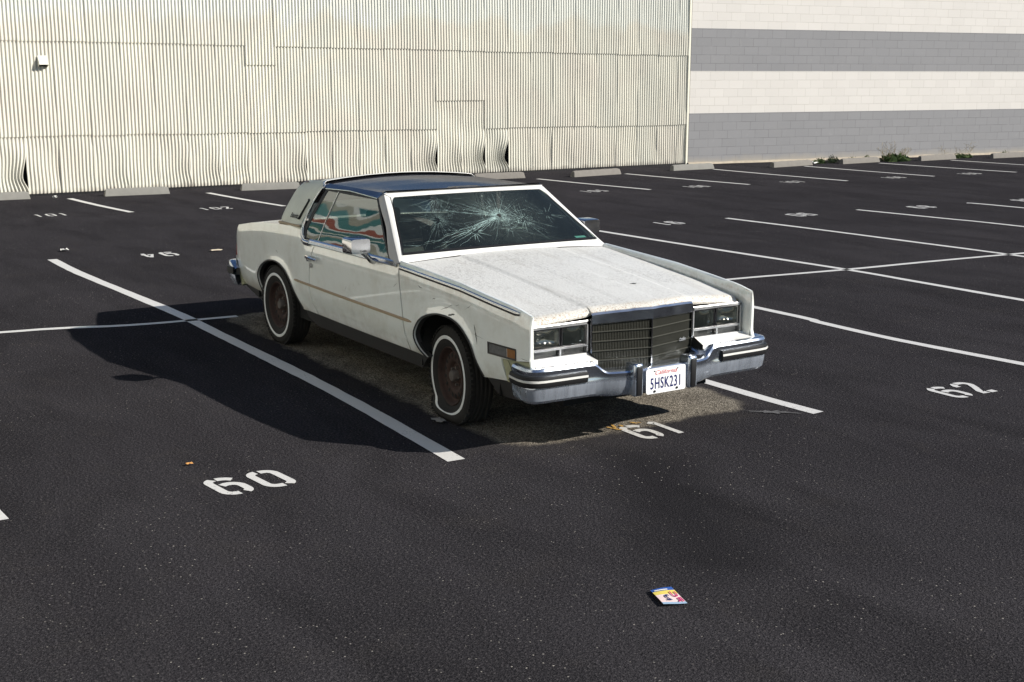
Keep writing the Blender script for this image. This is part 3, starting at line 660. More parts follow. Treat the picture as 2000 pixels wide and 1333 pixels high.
# promotional card lying on the asphalt
cA, cB, cC, cD = Vector((3.0, -1.53, 0)), Vector((3.02, -1.425, 0)), Vector((3.19, -1.475, 0)), Vector((3.155, -1.58, 0))
card = empty('promo_card', (3.09, -1.5, 0), 'small glossy printed card in yellow, pink and blue lying alone on the foreground asphalt', 'card')
def cmap(u, v, z=.012): return (cA.lerp(cB, u)).lerp(cD.lerp(cC, u), v) + Vector((0, 0, z + .004 * math.sin(u * 3 + v * 2)))
def band(name, v0, v1, m, z=.012, u0=0, u1=1):
    return MB().grid([[cmap(u0 + (u1 - u0) * i / 6, v0 + (v1 - v0) * j / 4, z) for i in range(7)] for j in range(5)]).build(name, m, card, smooth=60, out=(0, 0, 1))
M_cb = simple('card_blue', (.02, .08, .32), .3); M_cy = simple('card_yellow', (.70, .56, .10), .3); M_cp = simple('card_pink', (.75, .58, .55), .3, var=.15); M_cl = simple('card_pale_blue', (.30, .42, .55), .3); M_mag = simple('card_magenta', (.45, .01, .12), .3)
band('card_stripe', 0, .18, M_cb); band('card_stripe', .18, .40, M_cy); band('card_stripe', .40, .88, M_cp); band('card_stripe', .88, 1, M_cl)
fm = lambda a, c_: cmap(.5 - a * 1.0, .5 - c_ * 1.0, .0155)
text_obj('card_lettering', 'U', .42, lambda a, c_: cmap(.78 - a, .48 - c_, .016), M_mag, card, (0, 0, 1), bold=.01)
text_obj('card_lettering', 'R', .34, lambda a, c_: cmap(.84 - a * 1.2, .80 - c_, .016), M_mag, card, (0, 0, 1), bold=.01)
text_obj('card_lettering', '2', .46, lambda a, c_: cmap(.40 - a, .66 - c_, .016), M_navy, card, (0, 0, 1), bold=.012)
band('card_stripe', .12, .17, M_white, .0145, .1, .7)


# ============================================================ THE PARKED CAR (x forward, y to its left, z up)
car = empty('parked_car', (-1.4, 0, 0), 'weathered white two-door luxury coupe with a shattered windshield, flat front tyre and rusty bare wheels', 'car')
YB = [(-4.15, .742), (-4.0, .757), (-3.5, .80), (-3.1, .836), (-2.85, .853), (-2.3, .876), (-1.5, .888), (-.5, .892), (0, .895), (.6, .895), (1.04, .882)]
ZR = [(-4.0, .889), (-3.56, .954), (-3.13, .998), (-2.83, 1.022), (-2.25, 1.046)]
def zridge(x):
    if x < -2.2: return interp(x, ZR)
    return interp(x, [(-2.2, .955), (-.62, .965), (-.585, .988), (.25, .946), (.9, .884), (1.035, .857)])
ARCH_F = smooth_curve([(-.22, .385), (-.315, .44), (-.350, .52), (-.285, .615), (-.188, .668), (-.049, .704), (.086, .712), (.20, .70), (.30, .662), (.406, .58), (.467, .477), (.522, .40)], 4)
ARCH_R = smooth_curve([(-3.27, .36), (-3.335, .43), (-3.345, .52), (-3.25, .61), (-3.104, .668), (-2.98, .694), (-2.85, .702), (-2.73, .69), (-2.615, .652), (-2.51, .585), (-2.42, .50), (-2.30, .385)], 4)
AP = np.array(ARCH_F + ARCH_R)
def ybody(x, z):
    y = interp(x, YB); zt = zridge(x)
    if z > zt - .12: y -= .016 * ((z - zt + .12) / .12) ** 2
    if z < .56: y -= .040 * ((.56 - z) / .20) ** 1.6
    d = float(np.sqrt(((AP - (x, z)) ** 2).sum(1).min())); y += .012 * math.exp(-(d / .045) ** 2)
    if x < -3.9: y -= .035 * ((-3.9 - x) / .25) ** 2
    return y
SD = {'R': -1, 'L': 1}
def body_panel(name, outline, side, mats=M_paint, extra=None, step=.035, label=None, parent=car):
    s = SD[side]; mb = MB(); sheet(mb, outline, lambda x, z: (x, s * ybody(x, z), z), step, skirt=(0, -s * .018, 0))
    if extra: extra(mb, s)
    o = mb.build(name, mats, parent, smooth=28, fix=False)
    # outward normals: fix per face by comparing with the side direction
    me = o.data; bm = bmesh.new(); bm.from_mesh(me)
    for f in bm.faces:
        c = f.calc_center_median()
        if f.normal.y * s < 0 and abs(f.normal.y) > .3: f.normal_flip()
    bm.to_mesh(me); bm.free()
    if label: o['label'] = label
    return o
G = .0028
for side in 'RL':
    s = SD[side]
    # front fender with its raised shoulder and the thin front lip
    top = [(x, zridge(x)) for x in np.linspace(-.578, 1.035, 22)]
    if side == 'R': low = [(1.035, .594), (.905, .574), (.737, .562), (.752, .50), (.778, .426)]
    else: low = [(1.035, .56), (1.0, .545), (.90, .545), (.85, .43)]
    outl = top + low + [(.60, .408)] + ARCH_F[::-1] + [(-.30, .384), (-.468, .386), (-.50, .50), (-.535, .70), (-.565, .85)]
    def crown(mb, s):
        rows = []
        for x in np.linspace(-.578, 1.035, 30):
            zt = zridge(x); yo = ybody(x, zt); zi = interp(x, [(-.58, .978), (0, .918), (.5, .868), (.93, .80), (.96, .72), (.98, .56), (1.035, .55)])
            yi = interp(x, [(-.58, .845), (.9, .848), (1.035, .852)])
            rows.append([(x, s * yo, zt), (x, s * (yo - .004), zt + .004), (x, s * (yo - .018), zt + .003), (x, s * (yi + .004), zt - .004), (x, s * yi, zt - .014), (x, s * (yi - .004), zi - .012)])
        mb.grid(rows)
        # front lip face
        rows = []
        for z in np.linspace(.545, .857, 12):
            xo = 1.035 + (.0 if z > .6 else (.60 - z) * .35)
            rows.append([(xo - .0, s * ybody(1.035, max(z, .5)), z), (xo + .006, s * (ybody(1.035, max(z, .5)) - .006), z), (xo + .006, s * .858, z), (xo, s * .852, z)])
        mb.grid(rows)
        mb.grid([[(1.035, s * .852, z) for z in (.545, .857)], [(.93, s * .85, z) for z in (.56, .86)]])
    body_panel('front_fender', outl, side, extra=crown)
    # door
    door = [(-.594, .966)] + [(x, .956 + (x + 2.0) * .007) for x in (-.9, -1.3, -1.7)] + [(-1.996, .956), (-2.049, .88), (-2.099, .78), (-2.116, .66), (-2.106, .55), (-2.064, .45), (-2.012, .385), (-1.2, .384), (-.484, .386), (-.516, .50), (-.551, .70), (-.581, .85)]
    body_panel('door', door, side, label='white door with faint waves in its paint' if side == 'R' else None)
    # quarter panel
    q = [(-2.008, .954), (-2.12, .954), (-2.20, .965), (-2.255, .995), (-2.275, 1.046)] + [(x, zridge(x)) for x in (-2.5, -2.83, -3.0, -3.13, -3.35, -3.56, -3.8, -3.985)] + [(-4.02, .86), (-4.075, .735), (-4.115, .60), (-4.12, .565), (-4.02, .553), (-3.985, .45), (-3.90, .362), (-3.6, .360)] + ARCH_R + [(-2.2, .384), (-2.025, .384), (-2.077, .45), (-2.119, .55), (-2.129, .66), (-2.112, .78), (-2.062, .88)]
    body_panel('quarter_panel', q, side)
    # wheel arch trims
    for A_ in (ARCH_F, ARCH_R):
        rows = []
        for i, (x, z) in enumerate(A_):
            a = A_[max(i - 1, 0)]; c = A_[min(i + 1, len(A_) - 1)]; t = Vector((c[0] - a[0], c[1] - a[1], 0)).normalized(); n = Vector((-t.y, t.x, 0))
            y = s * (ybody(x, z) + .003); rows.append([(x + n.x * .012, y, z + n.y * .012), (x + n.x * .009, y + s * .003, z + n.y * .009), (x + n.x * .001, y + s * .003, z + n.y * .001), (x - n.x * .002, y - s * .05, z - n.y * .002)])
        MB().grid(rows).build('wheel_arch_trim', M_rock, car, fix=True)
    if side == 'R':
        M_scuff = simple('scuff', (.10, .10, .09), .8); M_sc2 = simple('pale_scuff', (.42, .43, .40), .8)
        for (x0, z0, x1, z1, w_, m_) in ((.02, .745, .16, .80, .003, M_scuff), (.43, .72, .47, .60, .008, M_scuff), (.20, .80, .25, .815, .002, M_scuff), (.33, .80, .40, .835, .002, M_scuff), (.12, .73, .20, .745, .009, M_scuff), (-.1, .80, -.06, .81, .003, M_scuff), (.40, .66, .55, .645, .0015, M_scuff), (-.30, .86, -.24, .85, .004, M_scuff), (-.66, .80, -.60, .84, .002, M_scuff), (.95, .60, 1.02, .597, .0015, M_scuff), (-1.45, .66, -1.42, .70, .002, M_scuff), (-2.85, .80, -2.80, .78, .003, M_scuff)):
            r1, r2 = [], []
            for k in range(9):
                x, z = x0 + (x1 - x0) * k / 8, z0 + (z1 - z0) * k / 8 + rnd.uniform(-.003, .003); ww = w_ * math.sin(math.pi * (k + .5) / 9) * rnd.uniform(.3, 1)
                tx, tz = x1 - x0, z1 - z0; L = math.hypot(tx, tz); r1.append((x - tz / L * ww, s * (ybody(x, z) + .0012), z + tx / L * ww)); r2.append((x + tz / L * ww, s * (ybody(x, z) + .0012), z - tx / L * ww))
            MB().grid([r1, r2]).build('scuff', m_, car, smooth=0, out=(0, s, 0))
    # rocker, valances
    mb = MB(); Yr = lambda x, z: (x, s * (interp(x, YB) - .045 - (.385 - z) * .25), z)
    sheet(mb, [(-2.32, .383), (-.24, .385), (-.30, .345), (-.38, .275), (-2.15, .268), (-2.30, .32)], Yr, .06, (0, -s * .05, 0)); mb.build('rocker_panel', M_rock, car)
    mb = MB(); sheet(mb, [(.505, .41), (.60, .406), (.90, .42), (.93, .40), (.92, .315), (.70, .30), (.60, .31)], Yr, .05, (0, -s * .03, 0)); mb.build('front_valance', M_rock, car)
    mb = MB(); sheet(mb, [(-3.26, .362), (-3.90, .358), (-3.95, .33), (-3.62, .27), (-3.34, .235), (-3.22, .27)], Yr, .05, (0, -s * .03, 0)); mb.build('rear_valance', M_rock, car)
    # chrome moulding on the fender shoulder with its black groove
    rows = []; rows2 = []
    for x in np.linspace(-.576, .925, 34):
        zt = zridge(x) - interp(x, [(-.58, .024), (.6, .013), (.93, .010)]); y = s * (ybody(x, zt) + .0045)
        hgt = .022 if x < .88 else .022 - (x - .88) * .25
        yq = lambda dz, o: s * (ybody(x, zt - dz) + o)
        rows.append([(x, yq(0, -.002), zt), (x, yq(0, .002), zt - .001), (x, yq(hgt * .8, .0055), zt - hgt * .80), (x, yq(hgt * .95, .004), zt - hgt * .95), (x, yq(hgt, -.001), zt - hgt)])
        rows2.append([(x, yq(hgt, .0), zt - hgt), (x, yq(hgt + .001, .003), zt - hgt - .001), (x, yq(hgt + .009, .003), zt - hgt - .009), (x, yq(hgt + .010, -.001), zt - hgt - .010)])
    fmo = MB().grid(rows).build('fender_moulding', M_chrome, car, smooth=60); MB().grid(rows2).build('groove', M_black, fmo, smooth=60)
    # long body side moulding
    rows = []
    for x in np.linspace(-2.43, -.395, 40):
        z = .598 - (x + .4) * .006; e = min(1, (x + 2.45) / .03, (-.385 - x) / .03); y = s * (ybody(x, z) + .001)
        rows.append([(x, y, z + .011 * e), (x, y + s * .008 * e, z + .006 * e), (x, y + s * .008 * e, z - .006 * e), (x, y, z - .011 * e)])
    MB().grid(rows).build('side_moulding', M_mould, car)
    # belt moulding and the chrome sweep behind the quarter window
    def ysg(z): return interp(z, [(.94, .883), (.965, .868), (1.05, .842), (1.15, .80), (1.25, .757), (1.36, .708), (1.42, .675)])
    rows = []
    for x in np.linspace(-2.10, -.62, 30):
        z = .972 + (x + 2.0) * .006
        rows.append([(x, s * (ysg(.965) - .003), z + .004), (x, s * (ysg(.965) + .008), z), (x, s * .880, z - .010), (x, s * .890, z - .030), (x, s * .884, z - .037)])
    MB().grid(rows).build('belt_moulding', M_chrome, car, smooth=60)
    path = smooth_curve([(-2.10, .955), (-2.205, .958), (-2.262, .985), (-2.285, 1.03), (-2.275, 1.12), (-2.235, 1.25), (-2.165, 1.372)], 5); rows = []
    for i, (x, z) in enumerate(path):
        a = path[max(i - 1, 0)]; c = path[min(i + 1, len(path) - 1)]; t = Vector((c[0] - a[0], c[1] - a[1])).normalized(); n = Vector((t.y, -t.x))     # rearwards/downwards
        y = ysg(z) + .012; wv = .036
        P = lambda k, dy: (x - abs(n.x) * k - 0, s * (y + dy - .0 * k), z - (abs(n.y) * k if i < 12 else -n.y * k * 0))
        rows.append([P(-.003, -.012), P(0, 0), P(wv * .3, .004), P(wv * .6, 0), P(wv, -.002), P(wv + .002, -.014)])
    MB().grid(rows).build('window_sweep_moulding', M_chrome, car, smooth=60)
    # side glass: door window and quarter window, black gasket round them
    def yg(x, z): return (x, s * (ysg(z) - .004), z)
    mb = MB(); sheet(mb, [(-.745, .972), (-1.225, 1.356), (-2.135, 1.352), (-2.225, 1.12), (-2.245, 1.02), (-2.225, .968), (-2.10, .966)], lambda x, z: (x, s * (ysg(z) - .010), z), .06)
    wf = mb.build('window_surround', M_black, car)       # opened below by the panes' cut-out
    bpy.data.objects.remove(wf)
    def ring(out_, in_, name, m, off, par=car):
        n = 48; A1 = resample(out_, .02); 
        def par_at(P, u):
            L = [0]; 
            for a, c in zip(P, P[1:] + P[:1]): L.append(L[-1] + math.dist(a, c))
            d = u * L[-1]
            for i in range(len(P)):
                if d <= L[i + 1] + 1e-9:
                    k = (d - L[i]) / max(1e-9, L[i + 1] - L[i]); a, c = P[i], P[(i + 1) % len(P)]; return (a[0] + (c[0] - a[0]) * k, a[1] + (c[1] - a[1]) * k)
            return P[0]
        rows = [[], [], []]
        # keep corners aligned: same vertex count polygons
        for i in range(len(out_)):
            a0, a1 = out_[i], out_[(i + 1) % len(out_)]; b0, b1 = in_[i], in_[(i + 1) % len(in_)]
            for k in range(5):
                u = k / 5; o_ = (a0[0] + (a1[0] - a0[0]) * u, a0[1] + (a1[1] - a0[1]) * u); j_ = (b0[0] + (b1[0] - b0[0]) * u, b0[1] + (b1[1] - b0[1]) * u)
                rows[0].append((o_[0], s * (ysg(o_[1]) + off), o_[1])); rows[1].append((j_[0], s * (ysg(j_[1]) + off), j_[1])); rows[2].append((j_[0], s * (ysg(j_[1]) + off - .02), j_[1]))
        mb = MB(); mb.grid(rows, True); return mb.build(name, m, par)
    outp = [(-.735, .967), (-1.235, 1.362), (-2.12, 1.366), (-2.225, 1.16), (-2.272, 1.03), (-2.245, .968)]
    inp = [(-.775, .976), (-1.240, 1.345), (-2.085, 1.345), (-2.175, 1.16), (-2.215, 1.03), (-2.195, .976)]
    ring(outp, inp, 'window_gasket', M_black, -.001)
    mb = MB(); sheet(mb, [(-.765, .970), (-1.235, 1.350), (-1.888, 1.350), (-1.962, .970)], yg, .05); mb.build('door_window', M_sg, car, smooth=80, out=(0, s, 0))
    mb = MB(); sheet(mb, [(-1.966, .970), (-1.892, 1.350), (-2.09, 1.350), (-2.18, 1.16), (-2.22, 1.03), (-2.20, .970)], yg, .05); mb.build('quarter_window', M_sg, car, smooth=80, out=(0, s, 0))
    mb = MB(); mb.tube([(-1.964, s * (ysg(.968) - .001), .968), (-1.93, s * (ysg(1.16) - .001), 1.16), (-1.889, s * (ysg(1.352) - .001), 1.352)], .005, 6); mb.build('window_divider', M_chrome, car)
    # windshield pillar: white front strip and grey side trim
    Gc = smooth_curve([(-1.140, .650, 1.362), (-1.02, .695, 1.285), (-.890, .742, 1.197), (-.76, .786, 1.105), (-.640, .822, 1.020), (-.600, .833, .990), (-.570, .838, .972)], 4)
    Mc = smooth_curve([(-1.172, .690, 1.386), (-1.04, .732, 1.294), (-.905, .776, 1.198), (-.775, .820, 1.105), (-.655, .858, 1.020), (-.612, .872, .992), (-.580, .880, .975)], 4)
    Oc = smooth_curve([(-1.232, .706, 1.352), (-1.10, .748, 1.270), (-.955, .790, 1.180), (-.855, .832, 1.085), (-.775, .862, 1.000), (-.705, .874, .975), (-.640, .884, .962)], 4)
    sc = lambda P, d=(0, 0, 0): [(p_[0] + d[0], s * (p_[1] + d[1]), p_[2] + d[2]) for p_ in P]
    mb = MB(); mb.grid([sc(Gc, (-.02, -.012, -.012)), sc(Gc), sc([tuple(.5 * (a + c) for a, c in zip(u, w)) for u, w in zip(Gc, Mc)], (.004, .002, .004)), sc(Mc)]); mb.build('windshield_pillar', M_trimw, car, smooth=50)
    mb = MB(); mb.grid([sc(Mc), sc([tuple(.5 * (a + c) for a, c in zip(u, w)) for u, w in zip(Mc, Oc)], (0, .006, .002)), sc(Oc), sc(Oc, (-.0, -.02, 0))]); mb.build('pillar_trim', M_greyt, car, smooth=50)
    # sail panel in padded vinyl
    F_ = smooth_curve([(-2.300, .866, 1.030), (-2.300, .838, 1.10), (-2.270, .790, 1.20), (-2.225, .735, 1.32), (-2.195, .700, 1.380), (-2.22, .665, 1.412)], 4)
    R_ = smooth_curve([(-2.83, .806, 1.030), (-2.828, .79, 1.09), (-2.80, .745, 1.19), (-2.768, .685, 1.30), (-2.74, .640, 1.352), (-2.72, .60, 1.376)], 4)
    rows = []
    for k in range(7):
        u = k / 6; bulge = .010 * math.sin(math.pi * u); rows.append([(a[0] + (c[0] - a[0]) * u, s * (a[1] + (c[1] - a[1]) * u + bulge), a[2] + (c[2] - a[2]) * u + bulge * .3) for a, c in zip(F_, R_)])
    rows.append([(p_[0] - .012, s * (p_[1] - .02), p_[2]) for p_ in R_]); rows.append([(p_[0] - .008, s * (p_[1] - .09), p_[2]) for p_ in R_])
    sp_ = MB().grid(rows).build('sail_panel', M_vinyl, car, smooth=60)
    # trim line at the base of the sail and slim opera lamp with its script badge
    rows = []
    for x in np.linspace(-2.30, -2.84, 12):
        y = interp(x, [(-2.84, .822), (-2.3, .868)]); z = interp(x, [(-2.84, 1.034), (-2.3, 1.052)])
        rows.append([(x, s * (y - .012), z + .012), (x, s * (y + .002), z + .009), (x, s * (y + .003), z - .004), (x, s * (y - .006), z - .012)])
    MB().grid(rows).build('sail_base_trim', M_mould, car)
    def ysail(x, z):
        best = min(((abs(r_[j][2] - z) + abs(r_[j][0] - x)), abs(r_[j][1])) for r_ in rows_s for j in range(len(r_))); return best[1]
    rows_s = [[(a[0] + (c[0] - a[0]) * u, (a[1] + (c[1] - a[1]) * u + .010 * math.sin(math.pi * u)), a[2] + (c[2] - a[2]) * u) for a, c in zip(F_, R_)] for u in np.linspace(0, 1, 30)]
    pth = [(x, s * (ysail(x, z) + .006), z) for x, z in ((-2.372, 1.105), (-2.362, 1.15), (-2.345, 1.20), (-2.327, 1.255))]
    mb = MB(); mb.tube([(pth[0][0] - .012, pth[0][1], pth[0][2] + .002)] + pth + [(pth[-1][0] - .012, pth[-1][1], pth[-1][2] - .0)], [.010, .011, .009, .009, .009, .010], 6); mb.build('opera_lamp', M_black, car)
    Vt, Ft = text_pts('Biarritz', .052, sx=.95, shear=.5, bold=.0016)
    fin('sail_script', [(-2.50 - s * a, s * (ysail(-2.49, 1.12) + .008 - (c_ * .3)), 1.118 + c_) for a, c_ in Vt], Ft, M_black, car, smooth=0, out=(0, s, 0))
    # door handle and lock
    mb = MB(); mb.rbox((-2.075, s * .902, .836), (.11, .020, .030), .006); mb.rbox((-2.09, s * .900, .818), (.035, .016, .03), .004); mb.tube([(-2.05, s * .912, .838), (-1.98, s * .918, .837), (-1.90, s * .912, .834)], [.010, .009, .011], 8); mb.build('door_handle', M_chrome, car)
    mb = MB(); mb.tube([(-2.058, s * .884, .772), (-2.058, s * .897, .772)], .017, 14); mb.tube([(-2.058, s * .896, .772), (-2.058, s * .899, .772)], .009, 10); mb.build('door_lock', M_dull, car)
    # mirror
    mb = MB(); rows = []
    for i, (x, k) in enumerate(((-.99, 1), (-.93, 1), (-.872, .97), (-.858, .90))):
        yc, zc = (1.036, 1.069) if side == 'R' else (.945, 1.085); hw, hh = .080 * k, .056 * k; r_ = []
        for j in range(20):
            a = 2 * math.pi * (j + .5) / 20; cx, sx_ = math.cos(a), math.sin(a); e = .28
            r_.append((x, s * (yc + hw * math.copysign(abs(cx) ** e, cx)), zc + hh * math.copysign(abs(sx_) ** e, sx_)))
        rows.append(r_)
    mb.grid(rows, True); b_ = len(mb.V); mb.F.append(tuple(range(b_ - 20, b_))); mb.I.append(0)
    mo_ = mb.build('side_mirror', M_chrome, car, smooth=40)
    mb = MB(); mb.add([(-.989, p_[1], p_[2]) for p_ in rows[0]], [tuple(range(20))]); mb.build('mirror_glass', M_chrome, mo_, smooth=0)
    mb = MB(); mb.tube([(-.925, s * .99, 1.015), (-.925, s * .955, .985), (-.935, s * .925, .955), (-.95, s * .892, .945)], [.018, .017, .020, .024], 8); mb.build('mirror_arm', M_chrome, mo_, smooth=60)
    if side == 'R':
        text_obj('mirror_script', 'Cadillac', .020, lambda a, c_: (-.8565, -1.018 + a, 1.036 + c_), M_black, mo_, (1, 0, 0), shear=.4, sx=.9)

# hood
def hood_edge(y): a = abs(y); return .962 - .006 * (a - .4) / .42 if a > .4 else .970 + .093 * (1 - a / .4)
def hood_z(x, y):
    a = abs(y); zc = interp(x, [(-.6, 1.012), (0, .966), (.5, .917), (1.0, .862), (1.09, .853)]); ze = interp(x, [(-.6, .976), (0, .925), (.5, .875), (.9, .820), (.97, .808)])
    z = ze + (zc - ze) * (1 - min(1, a / .83) ** 2.0)
    t = min(1, max(0, (a - .385) / .045)); z -= .0085 * (t * t * (3 - 2 * t)) * (1 - .6 * min(1, max(0, (a - .43) / .35)))
    t = min(1, max(0, (.14 - a) / .02)); t2 = interp(x, [(-.4, 0), (.2, 1)]); z += .003 * t * t * (3 - 2 * t) * t2
    lp = hood_edge(y) - x
    if lp < .06: z -= (.030 if a > .4 else .014 + .010 * a / .4) * (1 - lp / .06) ** 2.2
    return z
mb = MB(); ys = [-.838, -.834] + list(np.linspace(-.81, -.44, 10)) + [-.43, -.415, -.4005, -.3995, -.39, -.38] + list(np.linspace(-.35, -.15, 6)) + [-.14, -.12] + list(np.linspace(-.09, .09, 5))
ys = sorted(set([round(float(v), 5) for v in ys] + [round(-float(v), 5) for v in ys])); rows = []
ts = [i / 30 for i in range(28)] + [.945, .958, .968, .976, .984, .992, 1.0]
for y in ys:
    xf = hood_edge(y); xr = -.575 + .02 * (1 - (y / .84) ** 2); ya = lambda x: y * interp(x, [(-.6, 1.0), (.96, .966)])
    r_ = [(xr, y, hood_z(xr, y) - .012)]
    for t in ts:
        x = xr + (xf - xr) * t; r_.append((x, ya(x), hood_z(x, y)))
    r_.append((xf - .004, ya(xf), hood_z(xf, y) - .012)); rows.append(r_)
rows = [[(p_[0], p_[1], p_[2] - .02) for p_ in rows[0]]] + rows + [[(p_[0], p_[1], p_[2] - .02) for p_ in rows[-1]]]
hood = MB().grid(rows).build('hood', M_hood, car, smooth=20, out=(0, 0, 1), fix=False); hood['label'] = 'sun-crazed white hood with rust speckles along its front edge'
mb = MB(); mb.add([(.60 + .012 * math.cos(a) * (1 + .5 * math.sin(3 * a)), .215 + .028 * math.sin(a), hood_z(.6, .215) + .0015) for a in [i * math.pi / 6 for i in range(12)]], [tuple(range(12))]); mb.build('ornament_hole', M_black, hood, smooth=0)
for (x0, y0, x1, y1, w_) in ((-.30, -.15, -.16, -.10, .004), (-.05, .02, .05, .10, .003), (.1, .35, .2, .42, .003), (.3, -.47, -.15, -.43, .002), (.2, .5, .75, .44, .0015), (-.2, .3, -.1, .38, .003), (.75, -.6, .80, -.52, .002), (-.35, -.62, -.05, -.52, .0012), (.45, .1, .5, .17, .003)):
    P = [Vector((x0 + (x1 - x0) * k / 9, y0 + (y1 - y0) * k / 9 + rnd.uniform(-.004, .004), 0)) for k in range(10)]; r1, r2 = [], []
    for k, p_ in enumerate(P):
        ww = w_ * math.sin(math.pi * (k + .5) / 10) * rnd.uniform(.4, 1); r1.append((p_.x + ww, p_.y, hood_z(p_.x, p_.y) + .0012)); r2.append((p_.x - ww, p_.y, hood_z(p_.x, p_.y) + .0012))
    MB().grid([r1, r2]).build('scratch', simple('old_scratch', (.16, .12, .09), .9), hood, smooth=0, out=(0, 0, 1))
# cowl between hood and glass
rows = []
for i in range(25):
    u = -1 + 2 * i / 24; y = .845 * u; c = 1 - u * u
    rows.append([(-.578 + .02 * c, y, .972 + .034 * c), (-.585 + .02 * c, y, .978 + .036 * c), (-.612 + .04 * c, y * .99, 1.0 + .026 * c), (-.632 + .055 * c, y * .985, 1.018 + .014 * c), (-.645 + .055 * c, y * .98, 1.012 + .014 * c)])
MB().grid(rows).build('cowl_panel', M_trimw, car, smooth=50, out=(0, 0, 1), fix=False)
rows = [[(-.60 + .02 * (1 - (i / 12 - 1) ** 2), .84 * (i / 12 - 1), .955), (-.55, .84 * (i / 12 - 1), .955)] for i in range(25)]; MB().grid(rows).build('hood_gap', M_dark, car, smooth=0)
# windshield surface
def wsp(u, v, off=0):
    hw = .830 - .175 * v - .006 * math.sin(math.pi * v); z = 1.022 + .343 * v; x = -.635 - (z - 1.023) * 1.465
    b_ = (1 - u * u); return (x + .055 * b_ + off * .56, u * hw, z + .012 * b_ + off * .82)
mb = MB(); r0 = .05; outl = []
for cx, cy, a0 in ((1 - .04, 1 - .11, 0), (-(1 - .04), 1 - .11, 90), (-(1 - .0), 0, 180), (1, 0, 270)):
    if a0 < 180: outl += [(cx + .04 * math.cos(math.radians(a0 + k * 18)), cy + .11 * math.sin(math.radians(a0 + k * 18))) for k in range(6)]
    else: outl.append((cx, cy))
nu, nvv = 40, 16; rows = [[wsp(-1 + 2 * i / nu, j / nvv) for i in range(nu + 1)] for j in range(nvv + 1)]
ws = MB().grid(rows).build('windshield', M_ws, car, smooth=80, out=(1, 0, 0), fix=False); ws['label'] = 'windshield shattered by several star-shaped impacts'
# black border on glass edge and white header above it
def rib(u0, v0, u1, v1, w_, n, name, m, off=.003, par=car):
    r1, r2 = [], []
    for k in range(n + 1):
        t = k / n; u, v = u0 + (u1 - u0) * t, v0 + (v1 - v0) * t; r1.append(wsp(u, v, off)); r2.append(wsp(u + w_[0], v + w_[1], off))
    return MB().grid([r1, r2]).build(name, m, par, smooth=60)
rib(-1, .0, 1, .0, (0, .03), 30, 'glass_seal', M_black); rib(-1.0, 0, -1.0, 1, (.012, 0), 14, 'glass_seal', M_black); rib(1.0, 0, 1.0, 1, (-.012, 0), 14, 'glass_seal', M_black)
mb = MB()
for sg in (-1, 1):       # rounded upper corners of the frame
    c_ = [wsp(sg * 1.0, 1.0, .004)] + [wsp(sg * (1 - .055 + .055 * math.cos(math.radians(a))), .87 + .13 * math.sin(math.radians(a)), .004) for a in range(0, 91, 15)]
    mb.add(c_, [(0, i, i + 1) for i in range(1, len(c_) - 1)])
rows = []
for i in range(31):
    u = -1 + 2 * i / 30; c = 1 - u * u; gx = wsp(u, 1.0)
    y2 = u * .690; y1 = u * .675
    rows.append([(gx[0] - .02, gx[1], gx[2] - .01), (gx[0], gx[1], gx[2] + .002), (-1.155 + .055 * c, y1, 1.382 + .009 * c), (-1.178 + .055 * c, y2, 1.394 + .008 * c)])
mb.grid(rows); mb.build('windshield_header', M_trimw, car, smooth=40)
# cracks
cr = MB()
def crack(pts, w_):
    r1, r2 = [], []
    for k, (u, v) in enumerate(pts):
        a = pts[max(k - 1, 0)]; c = pts[min(k + 1, len(pts) - 1)]; du, dv2 = (c[0] - a[0]) * .75, (c[1] - a[1]) * .60; L = math.hypot(du, dv2) or 1
        nu_, nv_ = -dv2 / L, du / L; ww = w_ * (1 - .75 * k / len(pts)) * rnd.uniform(.4, 1.5)
        r1.append(wsp(u + nu_ * ww / .75, v + nv_ * ww / .60, .003)); r2.append(wsp(u - nu_ * ww / .75, v - nv_ * ww / .60, .003))
    cr.grid([r1, r2])
def star(cu, cv, n, rmin, rmax, w_, a0=0, a1=360, br=.35):
    for i in range(n):
        a = math.radians(a0 + (a1 - a0) * (i + rnd.uniform(-.4, .4)) / n); L = rnd.uniform(rmin, rmax) * (rnd.random() ** .5 + .15); st = rnd.uniform(0.01, .05); P = []; m_ = max(4, int(L / .03)); da = 0
        for k in range(m_):
            r_ = st + L * k / m_; da += rnd.uniform(-.018, .018); u, v = cu + r_ * math.cos(a + da) / .75, cv + r_ * math.sin(a + da) / .60
            if abs(u) > .985 or v < .03 or v > .97: break
            P.append((u, v))
        if len(P) > 2: crack(P, w_)
        if rnd.random() < br and len(P) > 5:
            k = rnd.randint(2, len(P) - 2); u, v = P[k]; Q = [(u, v)]; a2 = a + rnd.choice((-.5, .5))
            for j in range(1, 6): Q.append((u + j * .02 * math.cos(a2) / .75, v + j * .02 * math.sin(a2) / .6))
            if all(abs(q[0]) < .98 and .03 < q[1] < .97 for q in Q): crack(Q, w_ * .7)
star(.119, .536, 62, .10, .42, .0006); star(.119, .536, 45, .04, .12, .0007); star(.119, .536, 10, .60, .95, .0012, 196, 214); star(.119, .536, 9, .5, .7, .0008, 150, 172)
star(.374, .448, 22, .08, .30, .0008); star(-.571, .537, 46, .12, .34, .0004); star(-.50, .93, 12, .08, .3, .0006, 200, 340); star(.712, .51, 10, .06, .24, .0007); star(-.251, .283, 12, .05, .12, .0010)
